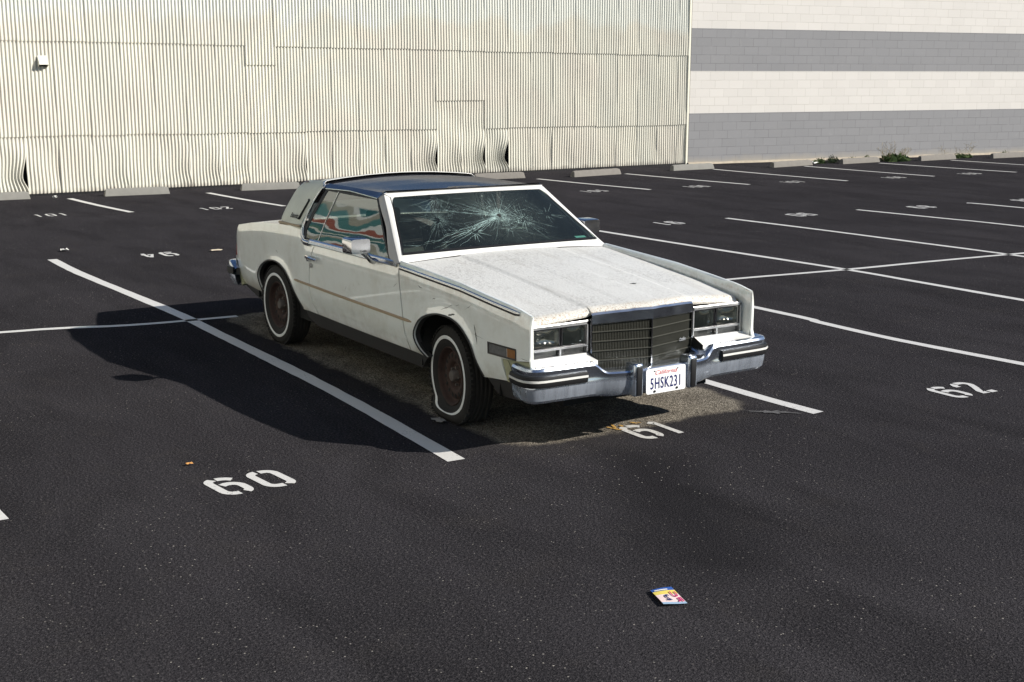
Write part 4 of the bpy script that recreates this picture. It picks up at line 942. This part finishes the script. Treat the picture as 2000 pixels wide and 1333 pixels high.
for c0, rr_ in (((.119, .536), (.02, .035, .055, .08, .11, .15)), ((-.251, .283), (.028, .034)), ((.374, .448), (.03, .06))):
    for r_ in rr_:
        for k in range(6):
            a = rnd.uniform(0, 6.28); crack([(c0[0] + r_ * math.cos(a + j * .09) / .75, c0[1] + r_ * math.sin(a + j * .09) / .6) for j in range(rnd.randint(3, 9))], .0009)
for k in range(420):          # glitter of crushed glass
    c0 = rnd.choice(((.119, .536, .09), (.119, .536, .25), (.374, .448, .12), (-.5, .6, .2))); u = c0[0] + rnd.gauss(0, c0[2]); v = c0[1] + rnd.gauss(0, c0[2] * 1.1)
    if abs(u) < .97 and .04 < v < .96:
        q = rnd.uniform(.0008, .0026); cr.add([wsp(u - q, v, .0032), wsp(u, v - q * 1.5, .0032), wsp(u + q, v, .0032), wsp(u, v + q * 1.5, .0032)], [(0, 1, 2, 3)])
cr.build('glass_cracks', M_crack, ws, smooth=0, out=(1, 0, 0))
hb = [wsp(.119 + .022 * math.cos(a) * (1 + .25 * math.sin(3 * a)), .536 + .032 * math.sin(a), .004) for a in [i * math.pi / 7 for i in range(14)]]
MB().add(hb, [tuple(range(14))]).build('impact_hole', M_dark, ws, smooth=0)
MB().add([wsp(u, v, -.004) for u, v in ((.78, .05), (.905, .05), (.90, .085), (.775, .085))], [(0, 1, 2, 3)]).build('windshield_sticker', simple('sticker_teal', (.20, .42, .40), .6), ws, smooth=0)

# roof
def zE(x): return interp(x, [(-1.19, 1.394), (-1.3, 1.4015), (-1.45, 1.4095), (-1.6, 1.4145), (-1.74, 1.417), (-2.0, 1.4165), (-2.24, 1.411)])
rows = []
for i in range(31):
    u = -1 + 2 * i / 30; c = 1 - u * u; r_ = []
    for k in range(19):
        x = -1.182 + .055 * c - (1.058 + .055 * c) * k / 18; r_.append((x, u * .668 * (1 if k else 1), zE(x) + interp(x, [(-2.24, .040), (-2.0, .041), (-1.8, .038), (-1.5, .027), (-1.3, .014), (-1.13, .002)]) * c))
    rows.append(r_)
MB().grid(rows).build('roof_panel', M_roof, car, smooth=60, out=(0, 0, 1), fix=False)['label'] = 'brushed steel roof panel mirroring the sky'
for s in (-1, 1):
    rows = []
    for k in range(19):
        x = -1.182 - 1.058 * k / 18; x2 = -1.235 - .895 * k / 18; z2 = interp(x2, [(-2.13, 1.362), (-1.7, 1.377), (-1.235, 1.358)])
        rows.append([(x, s * .667, zE(x) + .0005), (x + .0, s * .676, zE(x) - .004), (.5 * (x + x2), s * .696, .5 * (zE(x) + z2) + .003), (x2, s * .709, z2), (x2, s * .713, z2 - .004), (x2, s * .700, z2 - .010)])
    MB().grid(rows).build('roof_side_rail', M_roof, car, smooth=40)
    MB().tube([(-1.235 - .895 * k / 12, s * .711, interp(-1.235 - .895 * k / 12, [(-2.13, 1.362), (-1.7, 1.377), (-1.235, 1.358)]) - .004) for k in range(13)], .005, 5).build('drip_rail', M_chrome, car)
    MB().tube([(-1.178, s * .668, 1.400), (-1.20, s * .690, 1.380), (-1.236, s * .710, 1.356)], .006, 6).build('roof_corner_trim', M_chrome, car)
rows = [[(-1.184 + .055 * (1 - u * u), u * .675, 1.393 + .006 * (1 - u * u)), (-1.178 + .055 * (1 - u * u), u * .675, 1.3995 + .006 * (1 - u * u)), (-1.19 + .055 * (1 - u * u), u * .675, 1.4015 + .006 * (1 - u * u)), (-1.194 + .055 * (1 - u * u), u * .675, 1.395 + .006 * (1 - u * u))] for u in [-1 + i / 15 for i in range(31)]]
MB().grid(rows, True).build('roof_front_trim', M_dull, car, smooth=60)
# chrome band over the roof, running down both sides
rows = []
prof = [(.716, 1.352), (.700, 1.372), (.684, 1.395), (.665, 1.410), (.62, 1.4165), (.5, 1.4286), (.3, 1.443), (.12, 1.4498), (0, 1.451)]
prof = [(-a, b_) for a, b_ in prof] + [(a, b_) for a, b_ in prof[:-1][::-1]]
for i, (y, z) in enumerate(prof):
    a = prof[max(i - 1, 0)]; c = prof[min(i + 1, len(prof) - 1)]; t = Vector((c[0] - a[0], c[1] - a[1])).normalized(); n = Vector((-t.y, t.x)); x0 = -2.222 + (.05 if z < 1.38 else 0)
    rows.append([(x0 + .014, y + n.x * .0012, z + n.y * .0012), (x0 + .002, y + n.x * .003, z + n.y * .003), (x0 - .016, y + n.x * .003, z + n.y * .003), (x0 - .026, y, z - .004)])
MB().grid(rows).build('roof_band', M_chrome, car, smooth=50)
MB().tube([(-2.210 + (.05 if z < 1.38 else 0), y, z + .001) for y, z in prof[1:-1]], .0032, 6).build('roof_band_highlight', M_trimw, car, smooth=60)  # white bead modelled as the highlight along the band's front edge
# padded rear roof and back window
rows = []
for k in range(9):
    t = k / 8; x = -2.245 - .485 * t; zz = 1.408 - .034 * t - .03 * t * t * t
    rows.append([(x - .015 * (1 - u * u) * t, u * (.668 - .060 * t), zz + .038 * (1 - u * u)) for u in [-1 + i / 10 for i in range(21)]])
rows.append([(x_ - .03, y_ * .97, z_ - .03) for x_, y_, z_ in rows[-1]])
MB().grid(rows).build('padded_rear_roof', M_vinyl, car, smooth=60)
rows = [[(-2.765 - .16 * t - .03 * (1 - u * u), u * (.575 + .085 * t), 1.362 + .012 * (1 - u * u) - .335 * t) for u in [-1 + i / 8 for i in range(17)]] for t in [j / 6 for j in range(7)]]
MB().grid(rows).build('rear_window', M_sg, car, smooth=60, out=(-1, 0, 0), fix=False)
# trunk lid, rear face, tail lamps
rows = []
for x in [-2.80, -2.86] + list(np.linspace(-2.95, -3.95, 12)) + [-3.985]:
    rows.append([(x, u * (ybody(x, zridge(x)) - .001), zridge(x) + .016 * (1 - u * u) - (.0 if abs(u) < .95 else 0)) for u in [-1 + i / 12 for i in range(25)]])
rows.append([(-4.0, p_[1], p_[2] - .012) for p_ in rows[-1]])
MB().grid(rows).build('trunk_lid', M_trimw, car, smooth=40)
rows = [[(-3.995 - (.889 - z) * .42 * (1 if z > .6 else 1), u * (.725 if z > .5 else .70), z) for u in [-1 + i / 8 for i in range(17)]] for z in (.882, .80, .735, .65, .57, .40)]
MB().grid(rows).build('rear_panel', M_trimw, car, smooth=40)
for s in (-1, 1):
    mb = MB(); mb.prism([(-4.01, s * .66, .87), (-4.01, s * .735, .86), (-4.10, s * .728, .60), (-4.10, s * .66, .60)], (-.018, 0, 0)); mb.build('tail_lamp', M_tail, car)
    mb = MB(); sheet(mb, [(-4.12, .56), (-4.02, .548), (-3.985, .45), (-3.905, .358), (-3.96, .335), (-4.06, .40), (-4.13, .50)], lambda x, z: (x, s * (ybody(x, .5) - .012), z), .05, (0, -s * .08, 0)); mb.build('rear_bumper_filler', M_filler, car)

# ------------------------------------------------------------ bumpers
def bumper(name, sgn, xf, side_x, parent):
    # plan path of the face from the right end to the left end: (x, y, outward normal x, outward normal y)
    right = [(side_x, -.908), (xf - .25, -.918), (xf - .19, -.924), (xf - .145, -.920), (xf - .108, -.900), (xf - .088, -.868), (xf - .080, -.82), (xf - .076, -.72), (xf - .073, -.60), (xf - .070, -.53)]
    mid = [(xf - .068, -.49), (xf - .066, -.47), (xf - .063, -.45), (xf - .058, -.43), (xf - .050, -.41), (xf - .040, -.385), (xf - .028, -.35), (xf - .014, -.30), (xf - .004, -.25), (xf, -.16), (xf, -.06), (xf, .06)]
    P = right + mid; P = P + [(x, -y + .045 * min(1, max(0, (-y - .55) / .3))) for x, y in P[:-1][::-1]]
    out = []
    for i, (x, y) in enumerate(P):
        a = P[max(i - 1, 0)]; c = P[min(i + 1, len(P) - 1)]; t = Vector((c[0] - a[0], c[1] - a[1])).normalized(); n = Vector((t.y, -t.x))
        k = min(1, max(0, (abs(y) - .385) / .10)); k = k * k * (3 - 2 * k)
        end = 1 if abs(y) < .86 else 0
        hi = [(.15, .545), (.07, .553), (.030, .562), (.008, .556), (0, .542), (.002, .515), (.004, .505), (.004, .458), (0, .448), (.004, .40), (.012, .362), (.030, .344), (.08, .336)]
        lo = [(.15, .487), (.07, .492), (.030, .497), (.008, .492), (0, .482), (.001, .476), (.002, .47), (.002, .458), (0, .448), (.004, .40), (.016, .355), (.034, .337), (.08, .330)]
        r_ = []
        for (d1, z1), (d2, z2) in zip(hi, lo):
            d = d1 * k + d2 * (1 - k); z = z1 * k + z2 * (1 - k)
            if abs(y) > .86: d = min(d, .10)
            xx, yy = x - n.x * d, y - n.y * d
            r_.append((sgn * xx if sgn > 0 else xx, yy, z))
        out.append(r_)
    return P, out
P, rows = bumper('front_bumper', 1, 1.195, .885, car)
fb = MB().grid(rows).build('front_bumper', M_bump, car, smooth=32)
mb = MB(); rows = [[(p_[0] - .12 - (.05 if abs(p_[1]) < .6 else 0), p_[1] * .9, z) for z in (.35, .47)] for p_ in P if abs(p_[1]) < .85]; mb.grid(rows); mb.build('bumper_beam', M_black, fb)
for sg in (-1, 1):
    idx = [i for i, (x, y) in enumerate(P) if .515 < sg * y]
    rows = []; rows2 = []
    for i in idx:
        x, y = P[i]; a = P[max(i - 1, 0)]; c = P[min(i + 1, len(P) - 1)]; t = Vector((c[0] - a[0], c[1] - a[1])).normalized(); n = Vector((t.y, -t.x)); q = lambda d, z: (x + n.x * d, y + n.y * d, z)
        rows.append([q(-.004, .517), q(.012, .512), q(.016, .50), q(.016, .478), q(.017, .462), q(.012, .447), q(-.004, .443)]); rows2.append([q(.0165, .492), q(.0200, .491), q(.0200, .479), q(.0165, .478)])
    mb = MB(); mb.grid(rows)
    for r_ in (rows[0], rows[-1]): b_ = len(mb.V); mb.add(r_, [tuple(range(len(r_)))])
    rs = mb.build('rub_strip', M_black, fb); MB().grid(rows2).build('rub_strip_inlay', M_trimw, fb)
    mb = MB(); mb.rbox((1.178, sg * .212, .435), (.10, .072, .205), .016, seg=3); gd = mb.build('bumper_guard', M_bump, fb, smooth=50)
    mb = MB(); mb.rbox((1.229, sg * .212, .430), (.012, .040, .178), .005); mb.build('guard_pad', M_black, fb, smooth=40)
# bodywork ledge between lamps and bumper
for s in (-1, 1):
    rows = [[(.975, s * y, .585), (.985, s * y, .575), (1.075 + .01 * (.8 - y), s * y, .556), (1.08, s * y, .53)] for y in np.linspace(.415, .850, 12)]
    MB().grid(rows).build('bumper_ledge', M_trimw, car, smooth=40, out=(1, 0, 1))
    mb = MB(); mb.grid([[(.975, s * .415, .60), (1.075, s * .415, .556)], [(.975, s * .415, .35), (1.075, s * .415, .35)]]); mb.build('ledge_end', M_dark, car)
# broken filler piece below the right side marker
def yfil(x, z): return (x, -(ybody(min(x, 1.03), max(z, .50)) - .006 - .01 * math.sin((x - .73) * 9)), z)
mb = MB(); sheet(mb, [(.742, .560), (.905, .570), (.93, .572), (1.035, .588), (1.045, .56), (.985, .535), (.90, .535), (.878, .50), (.868, .422), (.785, .424), (.757, .50)], yfil, .03, (0, .02, 0))
fl = mb.build('bumper_filler', M_filler, car); fl['label'] = 'cracked mossy filler panel below the right side marker'
rows = [[(x, yfil(x, z)[1] - .0015, z), (x + .006, yfil(x, z)[1] - .0015, z)] for x, z in smooth_curve([(.795, .558), (.81, .54), (.825, .50), (.82, .465), (.79, .435)], 4)]
MB().grid(rows).build('filler_crack', M_dark, fl, smooth=0)
# rear bumper
rows = []
right = [(-3.98, -.80), (-4.10, -.80), (-4.17, -.785), (-4.21, -.74), (-4.235, -.6), (-4.25, -.3), (-4.255, 0)]
PP = right + [(x, -y) for x, y in right[:-1][::-1]]
for i, (x, y) in enumerate(PP):
    a = PP[max(i - 1, 0)]; c = PP[min(i + 1, len(PP) - 1)]; t = Vector((c[0] - a[0], c[1] - a[1])).normalized(); n = Vector((-t.y, t.x))
    tp = .555 if i not in (0, len(PP) - 1) else .50
    rows.append([(x - n.x * d, y - n.y * d, z) for d, z in ((.10, tp - .012), (.03, tp), (.006, tp - .010), (0, tp - .025), (0, .46), (.006, .40), (.03, .34), (.09, .33))])
rb = MB().grid(rows).build('rear_bumper', M_bump, car, smooth=35)
rows = [[(x - .0, y, z) for z in ()] for x, y in []]
r1 = []
for i, (x, y) in enumerate(PP):
    a = PP[max(i - 1, 0)]; c = PP[min(i + 1, len(PP) - 1)]; t = Vector((c[0] - a[0], c[1] - a[1])).normalized(); n = Vector((-t.y, t.x))
    r1.append([(x + n.x * d, y + n.y * d, z) for d, z in ((-.003, .505), (.013, .50), (.014, .44), (-.003, .435))])
MB().grid(r1).build('rub_strip', M_black, rb)

# ------------------------------------------------------------ grille, lamps, plate
def gx(y, z=0): return .978 + .095 * (1 - abs(y) / .40)
gr = MB()
for sg in (-1, 1):
    rows = [[(gx(y) - .02, sg * y, z1), (gx(y) + .002, sg * y, z1), (gx(y) + .010, sg * y, z1 - .012), (gx(y) + .012, sg * y, z2 + .008), (gx(y) + .003, sg * y, z2), (gx(y) - .02, sg * y, z2)]
            for y, z1, z2 in [(.397 * k / 16, hood_z(hood_edge(.397 * k / 16), .397 * k / 16) - .0015, .766 - .013 * (k / 16)) for k in range(17)]]
    gr.grid(rows)
hd = gr.build('grille_header', make_chrome('header_chrome', (.40, .43, .49), .16, .1), car, smooth=30)
mb = MB()
for sg in (-1, 1):
    mb.grid([[(gx(.1) - .03 - .0, 0, .765), (gx(.40) - .045, sg * .395, .755)], [(gx(.1) - .03, 0, .45), (gx(.40) - .045, sg * .395, .45)]])
mb.build('grille_backing', M_dark, car, smooth=0)
gb = MB()
for sg in (-1, 1):
    for k in range(38):
        y = .006 + (.392 - .006) * (k + .5) / 38; x = gx(y) - .012
        gb.box((x - .008, sg * y, (.765 + .468) / 2 - .006 * y), (.028, .0030, .765 - .468))
    for j in range(5):
        z = .768 - (.768 - .470) * (j + 1) / 5.0 + .0; 
        for k in range(8):
            y0, y1 = .395 * k / 8, .395 * (k + 1) / 8
            gb.add([(gx(y0) + .004, sg * y0, z + .002), (gx(y1) + .004, sg * y1, z + .002), (gx(y1) + .004, sg * y1, z - .002), (gx(y0) + .004, sg * y0, z - .002), (gx(y0) - .02, sg * y0, z + .002), (gx(y1) - .02, sg * y1, z + .002), (gx(y1) - .02, sg * y1, z - .002), (gx(y0) - .02, sg * y0, z - .002)],
                   [(0, 1, 2, 3), (0, 4, 5, 1), (3, 2, 6, 7)])
gb.build('grille_bars', M_grille, car, smooth=0)
mb = MB(); mb.box((gx(0) - .004, 0, .618), (.018, .006, .30))
for sg in (-1, 1): mb.box((gx(.4) - .004, sg * .4, .63), (.03, .011, .33)); mb.prism([(gx(0) + .004, 0, .472), (gx(.4) + .004, sg * .395, .476), (gx(.4) - .03, sg * .395, .476), (gx(0) - .03, 0, .472)], (0, 0, -.010))
mb.build('grille_frame', M_chrome, car, smooth=0)
text_obj('grille_script', 'Cadillac', .030, lambda a, c_: (gx(.30 + a * .9) + .012, .298 + a * .9, .596 + c_), M_dull, car, (1, 0, 0), shear=.4, bold=.0014, sx=.75)
for s in (-1, 1):
    xb = .968; y0, y1 = .412, .826
    bz = MB()
    for (a, c_, z0, z1, d) in ((y0, y1, .762, .776, .05), (y0, y1, .577, .588, .042), (y0, y0 + .012, .577, .776, .05), (y1 - .012, y1, .577, .776, .05), (y0, y1, .627, .640, .042), ((y0 + y1) / 2 - .006, (y0 + y1) / 2 + .006, .588, .627, .03)):
        bz.box((xb - d / 2 + .008, s * (a + c_) / 2, (z0 + z1) / 2), (d, c_ - a, z1 - z0))
    bo = bz.build('headlight_bezel', M_dull, car, smooth=0)
    MB().box((xb - .055, s * (y0 + y1) / 2, .68), (.01, y1 - y0, .20)).build('bezel_backing', M_black, bo, smooth=0)
    for k, (a, c_) in enumerate(((y0 + .018, y0 + .190), (y0 + .205, y1 - .022))):
        yc, zc, hw, hh = (a + c_) / 2, .6995, (c_ - a) / 2, .055
        hl = empty('headlight', (0, 0, 0), None, None); hl.parent = bo; hl.location = (0, 0, 0)
        bpy.data.objects.remove(hl)
        rows = []
        for d, kk in ((0, 1), (-.012, .96), (-.026, .78), (-.034, .45), (-.036, .08)):
            r_ = []
            for j in range(24):
                an = 2 * math.pi * (j + .5) / 24; cx, sx_ = math.cos(an), math.sin(an); e = .35
                r_.append((xb - .010 + d, s * yc + hw * kk * math.copysign(abs(cx) ** e, cx), zc + hh * kk * math.copysign(abs(sx_) ** e, sx_)))
            rows.append(r_)
        ho = MB().grid(rows, True).build('headlight', M_reflect, car, smooth=60)
        mb = MB(); mb.rbox((xb - .012, s * yc, zc), (.010, hw * 2 + .006, hh * 2 + .006), .004); fr_ = mb; 
        V0 = [(xb - .004, s * yc + u * hw * .98, zc + v * hh * .98) for u, v in ((-1, -1), (1, -1), (1, 1), (-1, 1))]
        rows = []
        for i in range(13):
            rows.append([(xb - .004 + .006 * (1 - (i / 6 - 1) ** 2) * (1 - (j / 3 - 1) ** 2) + .0012 * ((i % 2)), s * yc + (i / 6 - 1) * hw * .97, zc + (j / 3 - 1) * hh * .97) for j in range(7)])
        MB().grid(rows).build('headlight_lens', make_lens() if 'M_lens' not in globals() and False else M_lensg if 'M_lensg' in globals() else None or M_clear, ho, smooth=20) if False else None
        lens_rows = rows
        rim_ = [[(xb - .002, s * yc + u * hw * q, zc + v * hh * q) for u, v in ((-1, -1), (1, -1), (1, 1), (-1, 1))] for q in (1.03, .95)]
        MB().grid(rim_, True).build('headlight_rim', M_chrome, ho, smooth=0)
        if 'M_lensg' not in globals():
            M_lensg = make_glass('headlight_glass', (.62, .62, .60), 1.4, .03, wob=.5)
        MB().grid(lens_rows).build('headlight_lens', M_lensg, ho, smooth=10, out=(1, 0, 0), fix=False)
    for a, c_ in ((y0 + .014, (y0 + y1) / 2 - .008), ((y0 + y1) / 2 + .008, y1 - .014)):
        mb = MB()
        for i in range(20):
            yy = a + (c_ - a) * (i + .5) / 20; mb.prism([(xb - .030, s * (yy - (c_ - a) / 40), .589), (xb - .024, s * yy, .589), (xb - .030, s * (yy + (c_ - a) / 40), .589)], (0, 0, .037))
        mb.build('turn_signal_lens', M_clear, bo, smooth=0)
# chrome strip over the lamps following the hood lip
    MB().tube([(.968, s * y0, .782), (.972, s * .6, .781), (.968, s * y1, .778)], .006, 6).build('lamp_top_trim', M_dull, bo)
    # side marker
    Ym = lambda x, z, o=0: (x, s * (ybody(x, z) + o), z)
    q4 = [(.592, .640), (.902, .646), (.904, .574), (.596, .566)]
    n4 = [(.606, .631), (.892, .636), (.894, .584), (.609, .577)]
    rows = [[Ym(*a, .002) for a in q4], [Ym(*a, .005) for a in q4], [Ym(*a, .004) for a in n4], [Ym(*a, -.004) for a in n4]]
    mk = MB().grid(rows, True).build('side_marker', M_rock, car, smooth=0)
    MB().add([Ym(*a, .001) for a in ((.606, .631), (.800, .634), (.803, .582), (.609, .577))], [(0, 1, 2, 3)]).build('marker_lens', M_clear, mk, smooth=0, out=(0, s, 0))
    MB().add([Ym(*a, .001) for a in ((.803, .634), (.892, .636), (.894, .584), (.806, .582))], [(0, 1, 2, 3)]).build('amber_marker_lens', M_amber, mk, smooth=0, out=(0, s, 0))
# licence plate: embossed characters, red script
px = 1.222; pl = MB(); tilt = math.radians(-1.0)
def pm(a, c_, o=0): return (px + o + c_ * -.03, a * math.cos(tilt) - c_ * math.sin(tilt) * -1 * 0 + 0, .415 + c_ + a * math.sin(tilt) * 0)
def rrect(w_, h_, r_, n=5):
    P = []
    for cx, cy, a0 in ((w_ / 2 - r_, h_ / 2 - r_, 0), (-w_ / 2 + r_, h_ / 2 - r_, 90), (-w_ / 2 + r_, -h_ / 2 + r_, 180), (w_ / 2 - r_, -h_ / 2 + r_, 270)):
        P += [(cx + r_ * math.cos(math.radians(a0 + 90 * k / n)), cy + r_ * math.sin(math.radians(a0 + 90 * k / n))) for k in range(n + 1)]
    return P
R0 = rrect(.308, .156, .014); R1 = rrect(.296, .144, .010)
pl.grid([[pm(*q, -.003) for q in R0], [pm(*q, .0015) for q in R0], [pm(*q, .0015) for q in R1], [pm(*q, .0) for q in R1]], True)
pl.add([pm(*q, .0) for q in R1], [tuple(range(len(R1)))]); plate = pl.build('licence_plate', M_plate, car, smooth=0)
text_obj('plate_number', '5HSK231', .098, lambda a, c_: pm(a, c_ - .019, .0022), M_navy, plate, (1, 0, 0), sx=.60, space=1.12, bold=.0012)
text_obj('plate_state_name', 'California', .040, lambda a, c_: pm(a - .004, c_ + .050, .0022), M_red, plate, (1, 0, 0), sx=1.05, shear=.5, bold=0, space=1.05)
mb = MB()
for a, c_, r_ in ((-.09, .061, .004), (.09, .061, .004), (-.09, -.064, .008), (.085, -.062, .008)): MB().tube([pm(a, c_, .001), pm(a, c_, .006)], r_, 8).build('plate_bolt', M_black, plate)
for q_ in (((-.136, .040), (-.108, .040), (-.108, .058), (-.136, .058)), ((.110, .042), (.138, .042), (.138, .060), (.110, .060))): MB().add([pm(a, c_, .001) for a, c_ in q_], [(0, 1, 2, 3)])  .build('plate_sticker', M_psk, plate, smooth=0)

# ------------------------------------------------------------ wheels
def wheel(x, s, zc, flat, yo, label=None, steer=0):
    root = bpy.data.objects.new('wheel', None); COL.objects.link(root); root.parent = car; root.location = Vector((x, s * .78, zc)) - car.location
    if label: root['label'] = label
    def place(name, mb, m, smooth=50, par=root):
        for v in mb.V:
            if flat:
                lim = .11; rr_ = math.hypot(v.x - x, v.z - zc); fl_ = .046 - .043 * min(1, max(0, (rr_ - .27) / .055))
                if v.z < lim:
                    dz = lim - v.z; v.z = lim - (lim - fl_) * (1 - math.exp(-dz / .045)) / (1 - math.exp(-(lim + .045) / .045))
                    if name in ('tyre', 'whitewall') and s * v.y > .70: v.y += s * .040 * (1 - math.exp(-dz / .05)) * (1 if rr_ > .24 else .4)
            elif v.z < .004: v.z = .004
            if steer:
                dx, dy = v.x - x, v.y - s * .80; v.x = x + dx * math.cos(steer) - dy * math.sin(steer); v.y = s * .80 + dx * math.sin(steer) + dy * math.cos(steer)
        return mb.build(name, m, par, smooth=smooth)
    nth = 72
    def lathe(prof, mbx, th0=0):
        rows = []
        for k in range(nth):
            a = 2 * math.pi * k / nth; rows.append([(x + r_ * math.cos(a), s * yy, zc + r_ * math.sin(a)) for r_, yy in prof])
        rows.append(rows[0]); mbx.grid(rows); return mbx
    def lathe2(prof, mbx):
        rows = [[(x + r_ * math.cos(2 * math.pi * k / nth), s * yy, zc + r_ * math.sin(2 * math.pi * k / nth)) for k in range(nth)] for r_, yy in prof]; mbx.grid(rows, True); return mbx
    T = [(.196, yo - .150), (.22, yo - .175), (.27, yo - .19), (.315, yo - .18), (.331, yo - .16)]
    for k, yy in enumerate(np.linspace(yo - .155, yo - .035, 9)): T += [(.336 if k % 2 == 0 else .330, float(yy)), (.336 if k % 2 == 0 else .330, float(yy) + .010)]
    T += [(.331, yo - .022), (.318, yo - .008), (.300, yo - .001), (.284, yo)]
    place('whitewall', lathe2([(.272, yo + .0005), (.269, yo + .003), (.253, yo + .003), (.249, yo + .0005)], MB()), M_ww, 60)
    # tread blocks seen on the shoulder
    tb = MB()
    for k in range(60):
        a = 2 * math.pi * k / 60; c, sn = math.cos(a), math.sin(a); rr_ = .3335
        tb.box((x + rr_ * c, s * (yo - .022), zc + rr_ * sn), (.010, .030, .020), Matrix.Rotation(-a, 3, 'Y'))
    place('tyre', lathe2(T + [(.255, yo - .001), (.230, yo - .004), (.210, yo - .012), (.198, yo - .018), (.196, yo - .03)], tb), M_tyre, 50)
    # steel rim, dished, with a ring of holes
    rimp = [(.198, yo - .020), (.193, yo - .012), (.186, yo - .016), (.180, yo - .035), (.172, yo - .055), (.160, yo - .060), (.152, yo - .052), (.140, yo - .047), (.118, yo - .046), (.098, yo - .050), (.090, yo - .060), (.080, yo - .072), (.064, yo - .072), (.060, yo - .066), (.044, yo - .064), (.001, yo - .064)]
    hm = lathe2(rimp, MB()); hm.m = 1
    for k in range(16):
        a = 2 * math.pi * (k + .5) / 16; cx, cz = x + .136 * math.cos(a), zc + .136 * math.sin(a); u = Vector((math.cos(a), 0, math.sin(a))); w_ = Vector((-u.z, 0, u.x))
        c0 = Vector((cx, s * (yo - .0435), cz)); hm.add([c0 + u * .017 * math.cos(t) + w_ * .0115 * math.sin(t) for t in [j * math.pi / 6 for j in range(12)]], [tuple(range(12))])
    place('rim', hm, [M_rust, M_dark], 50)
    hb_ = MB(); lathe2([(.040, yo - .066), (.039, yo - .030), (.032, yo - .022), (.001, yo - .020)], hb_)
    for k in range(5):
        a = 2 * math.pi * k / 5; cx, cz = x + .0595 * math.cos(a), zc + .0595 * math.sin(a); hb_.tube([(cx, s * (yo - .066), cz), (cx, s * (yo - .046), cz)], .0095, 6)
    place('hub', hb_, M_hub, 40)
    lathe2([(.335, yo - .16), (.20, yo - .16), (.05, yo - .15)], tb2 := MB()); place('inner_wheel', tb2, M_dark, 50)
M_hub = simple('dusty_hub', (.11, .095, .085), .75, .3, .5, 30)
wheel(0, -1, .292, True, .838, 'front wheel with a flat whitewall tyre squashed against the ground', math.radians(-5.5))
wheel(0, 1, .32, False, .862, None, math.radians(-5.5))
wheel(-2.890, -1, .328, False, .848)
wheel(-2.880, 1, .328, False, .835)

# ------------------------------------------------------------ underbody, wheel wells, cabin
ub = MB(); ub.box((.19, 0, .49), (1.50, 1.14, .46)); ub.box((-1.56, 0, .35), (2.0, 1.56, .16)); ub.box((-3.22, 0, .50), (1.32, 1.10, .50)); ub.box((.98, 0, .39), (.12, .9, .08))
ub.build('underbody', M_dark, car, smooth=0)  # solid dark blocks shaped to stop light passing through the wheel wells
for s in (-1, 1):
    for A_, xc in ((ARCH_F, .08), (ARCH_R, -2.85)):
        rows = [[(x + (x - xc) * .08, s * yy, z + .035) for yy in (.50, interp(x, YB) - .03)] for x, z in A_]; MB().grid(rows).build('wheel_well', M_dark, car)
    mb = MB(); mb.grid([[(-2.3, s * .79, .30), (-2.3, s * .82, .95)], [(-.5, s * .79, .30), (-.5, s * .82, .95)]]); mb.build('door_inner', M_int, car)
    for xa, xb_, ya_, yb_, zt_ in ((-.62, -.35, .50, .84, .93), (-2.28, -2.22, .50, .81, 1.0), (.62, .66, .50, .85, .80), (-3.5, -3.5, .50, .76, .90)): MB().grid([[(xa, s * ya_, .30), (xa, s * ya_, zt_)], [(xb_, s * yb_, .30), (xb_, s * yb_, zt_)]]).build('inner_panel', M_dark, car)
mb = MB(); mb.rbox((-.80, 0, .88), (.42, 1.50, .20), .06, seg=3); mb.build('dashboard', M_int, car)
rows = [[(-.80 - .31 * 0, 0, 0)] for _ in range(0)]
sw = MB(); cs = Vector((-1.12, .38, .93)); ax = Vector((-.85, 0, .53)); e1 = Vector((0, 1, 0)); e2 = ax.cross(e1).normalized()
sw.tube([cs + .19 * (math.cos(a) * e1 + math.sin(a) * e2) for a in [i * math.pi / 12 for i in range(25)]], .013, 6); sw.tube([cs - e1 * .18, cs + e1 * .18], .016, 6); sw.tube([cs, cs - ax.normalized() * .3], .03, 8)
sw.build('steering_wheel', M_black, car)
for sy in (-.36, .36):
    mb = MB(); mb.rbox((-1.45, sy, .55), (.52, .62, .20), .06, seg=3); mb.rbox((-1.76, sy, .83), (.16, .60, .52), .06, Matrix.Rotation(-.22, 3, 'Y'), 3); mb.rbox((-1.83, sy, 1.13), (.09, .28, .16), .03, Matrix.Rotation(-.22, 3, 'Y'), 3); mb.build('front_seat', M_int, car, smooth=50)
mb = MB(); mb.rbox((-2.35, 0, .55), (.45, 1.3, .22), .06, seg=3); mb.rbox((-2.58, 0, .80), (.16, 1.3, .46), .05, Matrix.Rotation(-.3, 3, 'Y'), 3); mb.box((-2.78, 0, .99), (.36, 1.35, .03)); mb.build('rear_seat', M_int, car, smooth=50)
rows = [[(x, u * .66, zE(x) - .02 + .02 * (1 - u * u)) for u in (-1, -.5, 0, .5, 1)] for x in (-1.2, -1.5, -1.8, -2.1, -2.4, -2.7)]
MB().grid(rows).build('headliner', M_int, car)
# dried mud and tyre crumbs at the flat tyre
scrap('rubber_crumb', .03, -.93, .10, .06, .012, simple('pale_crumb', (.24, .23, .21), .9), 'pale patch of crumbs beside the flat front tyre', 'debris', 11)
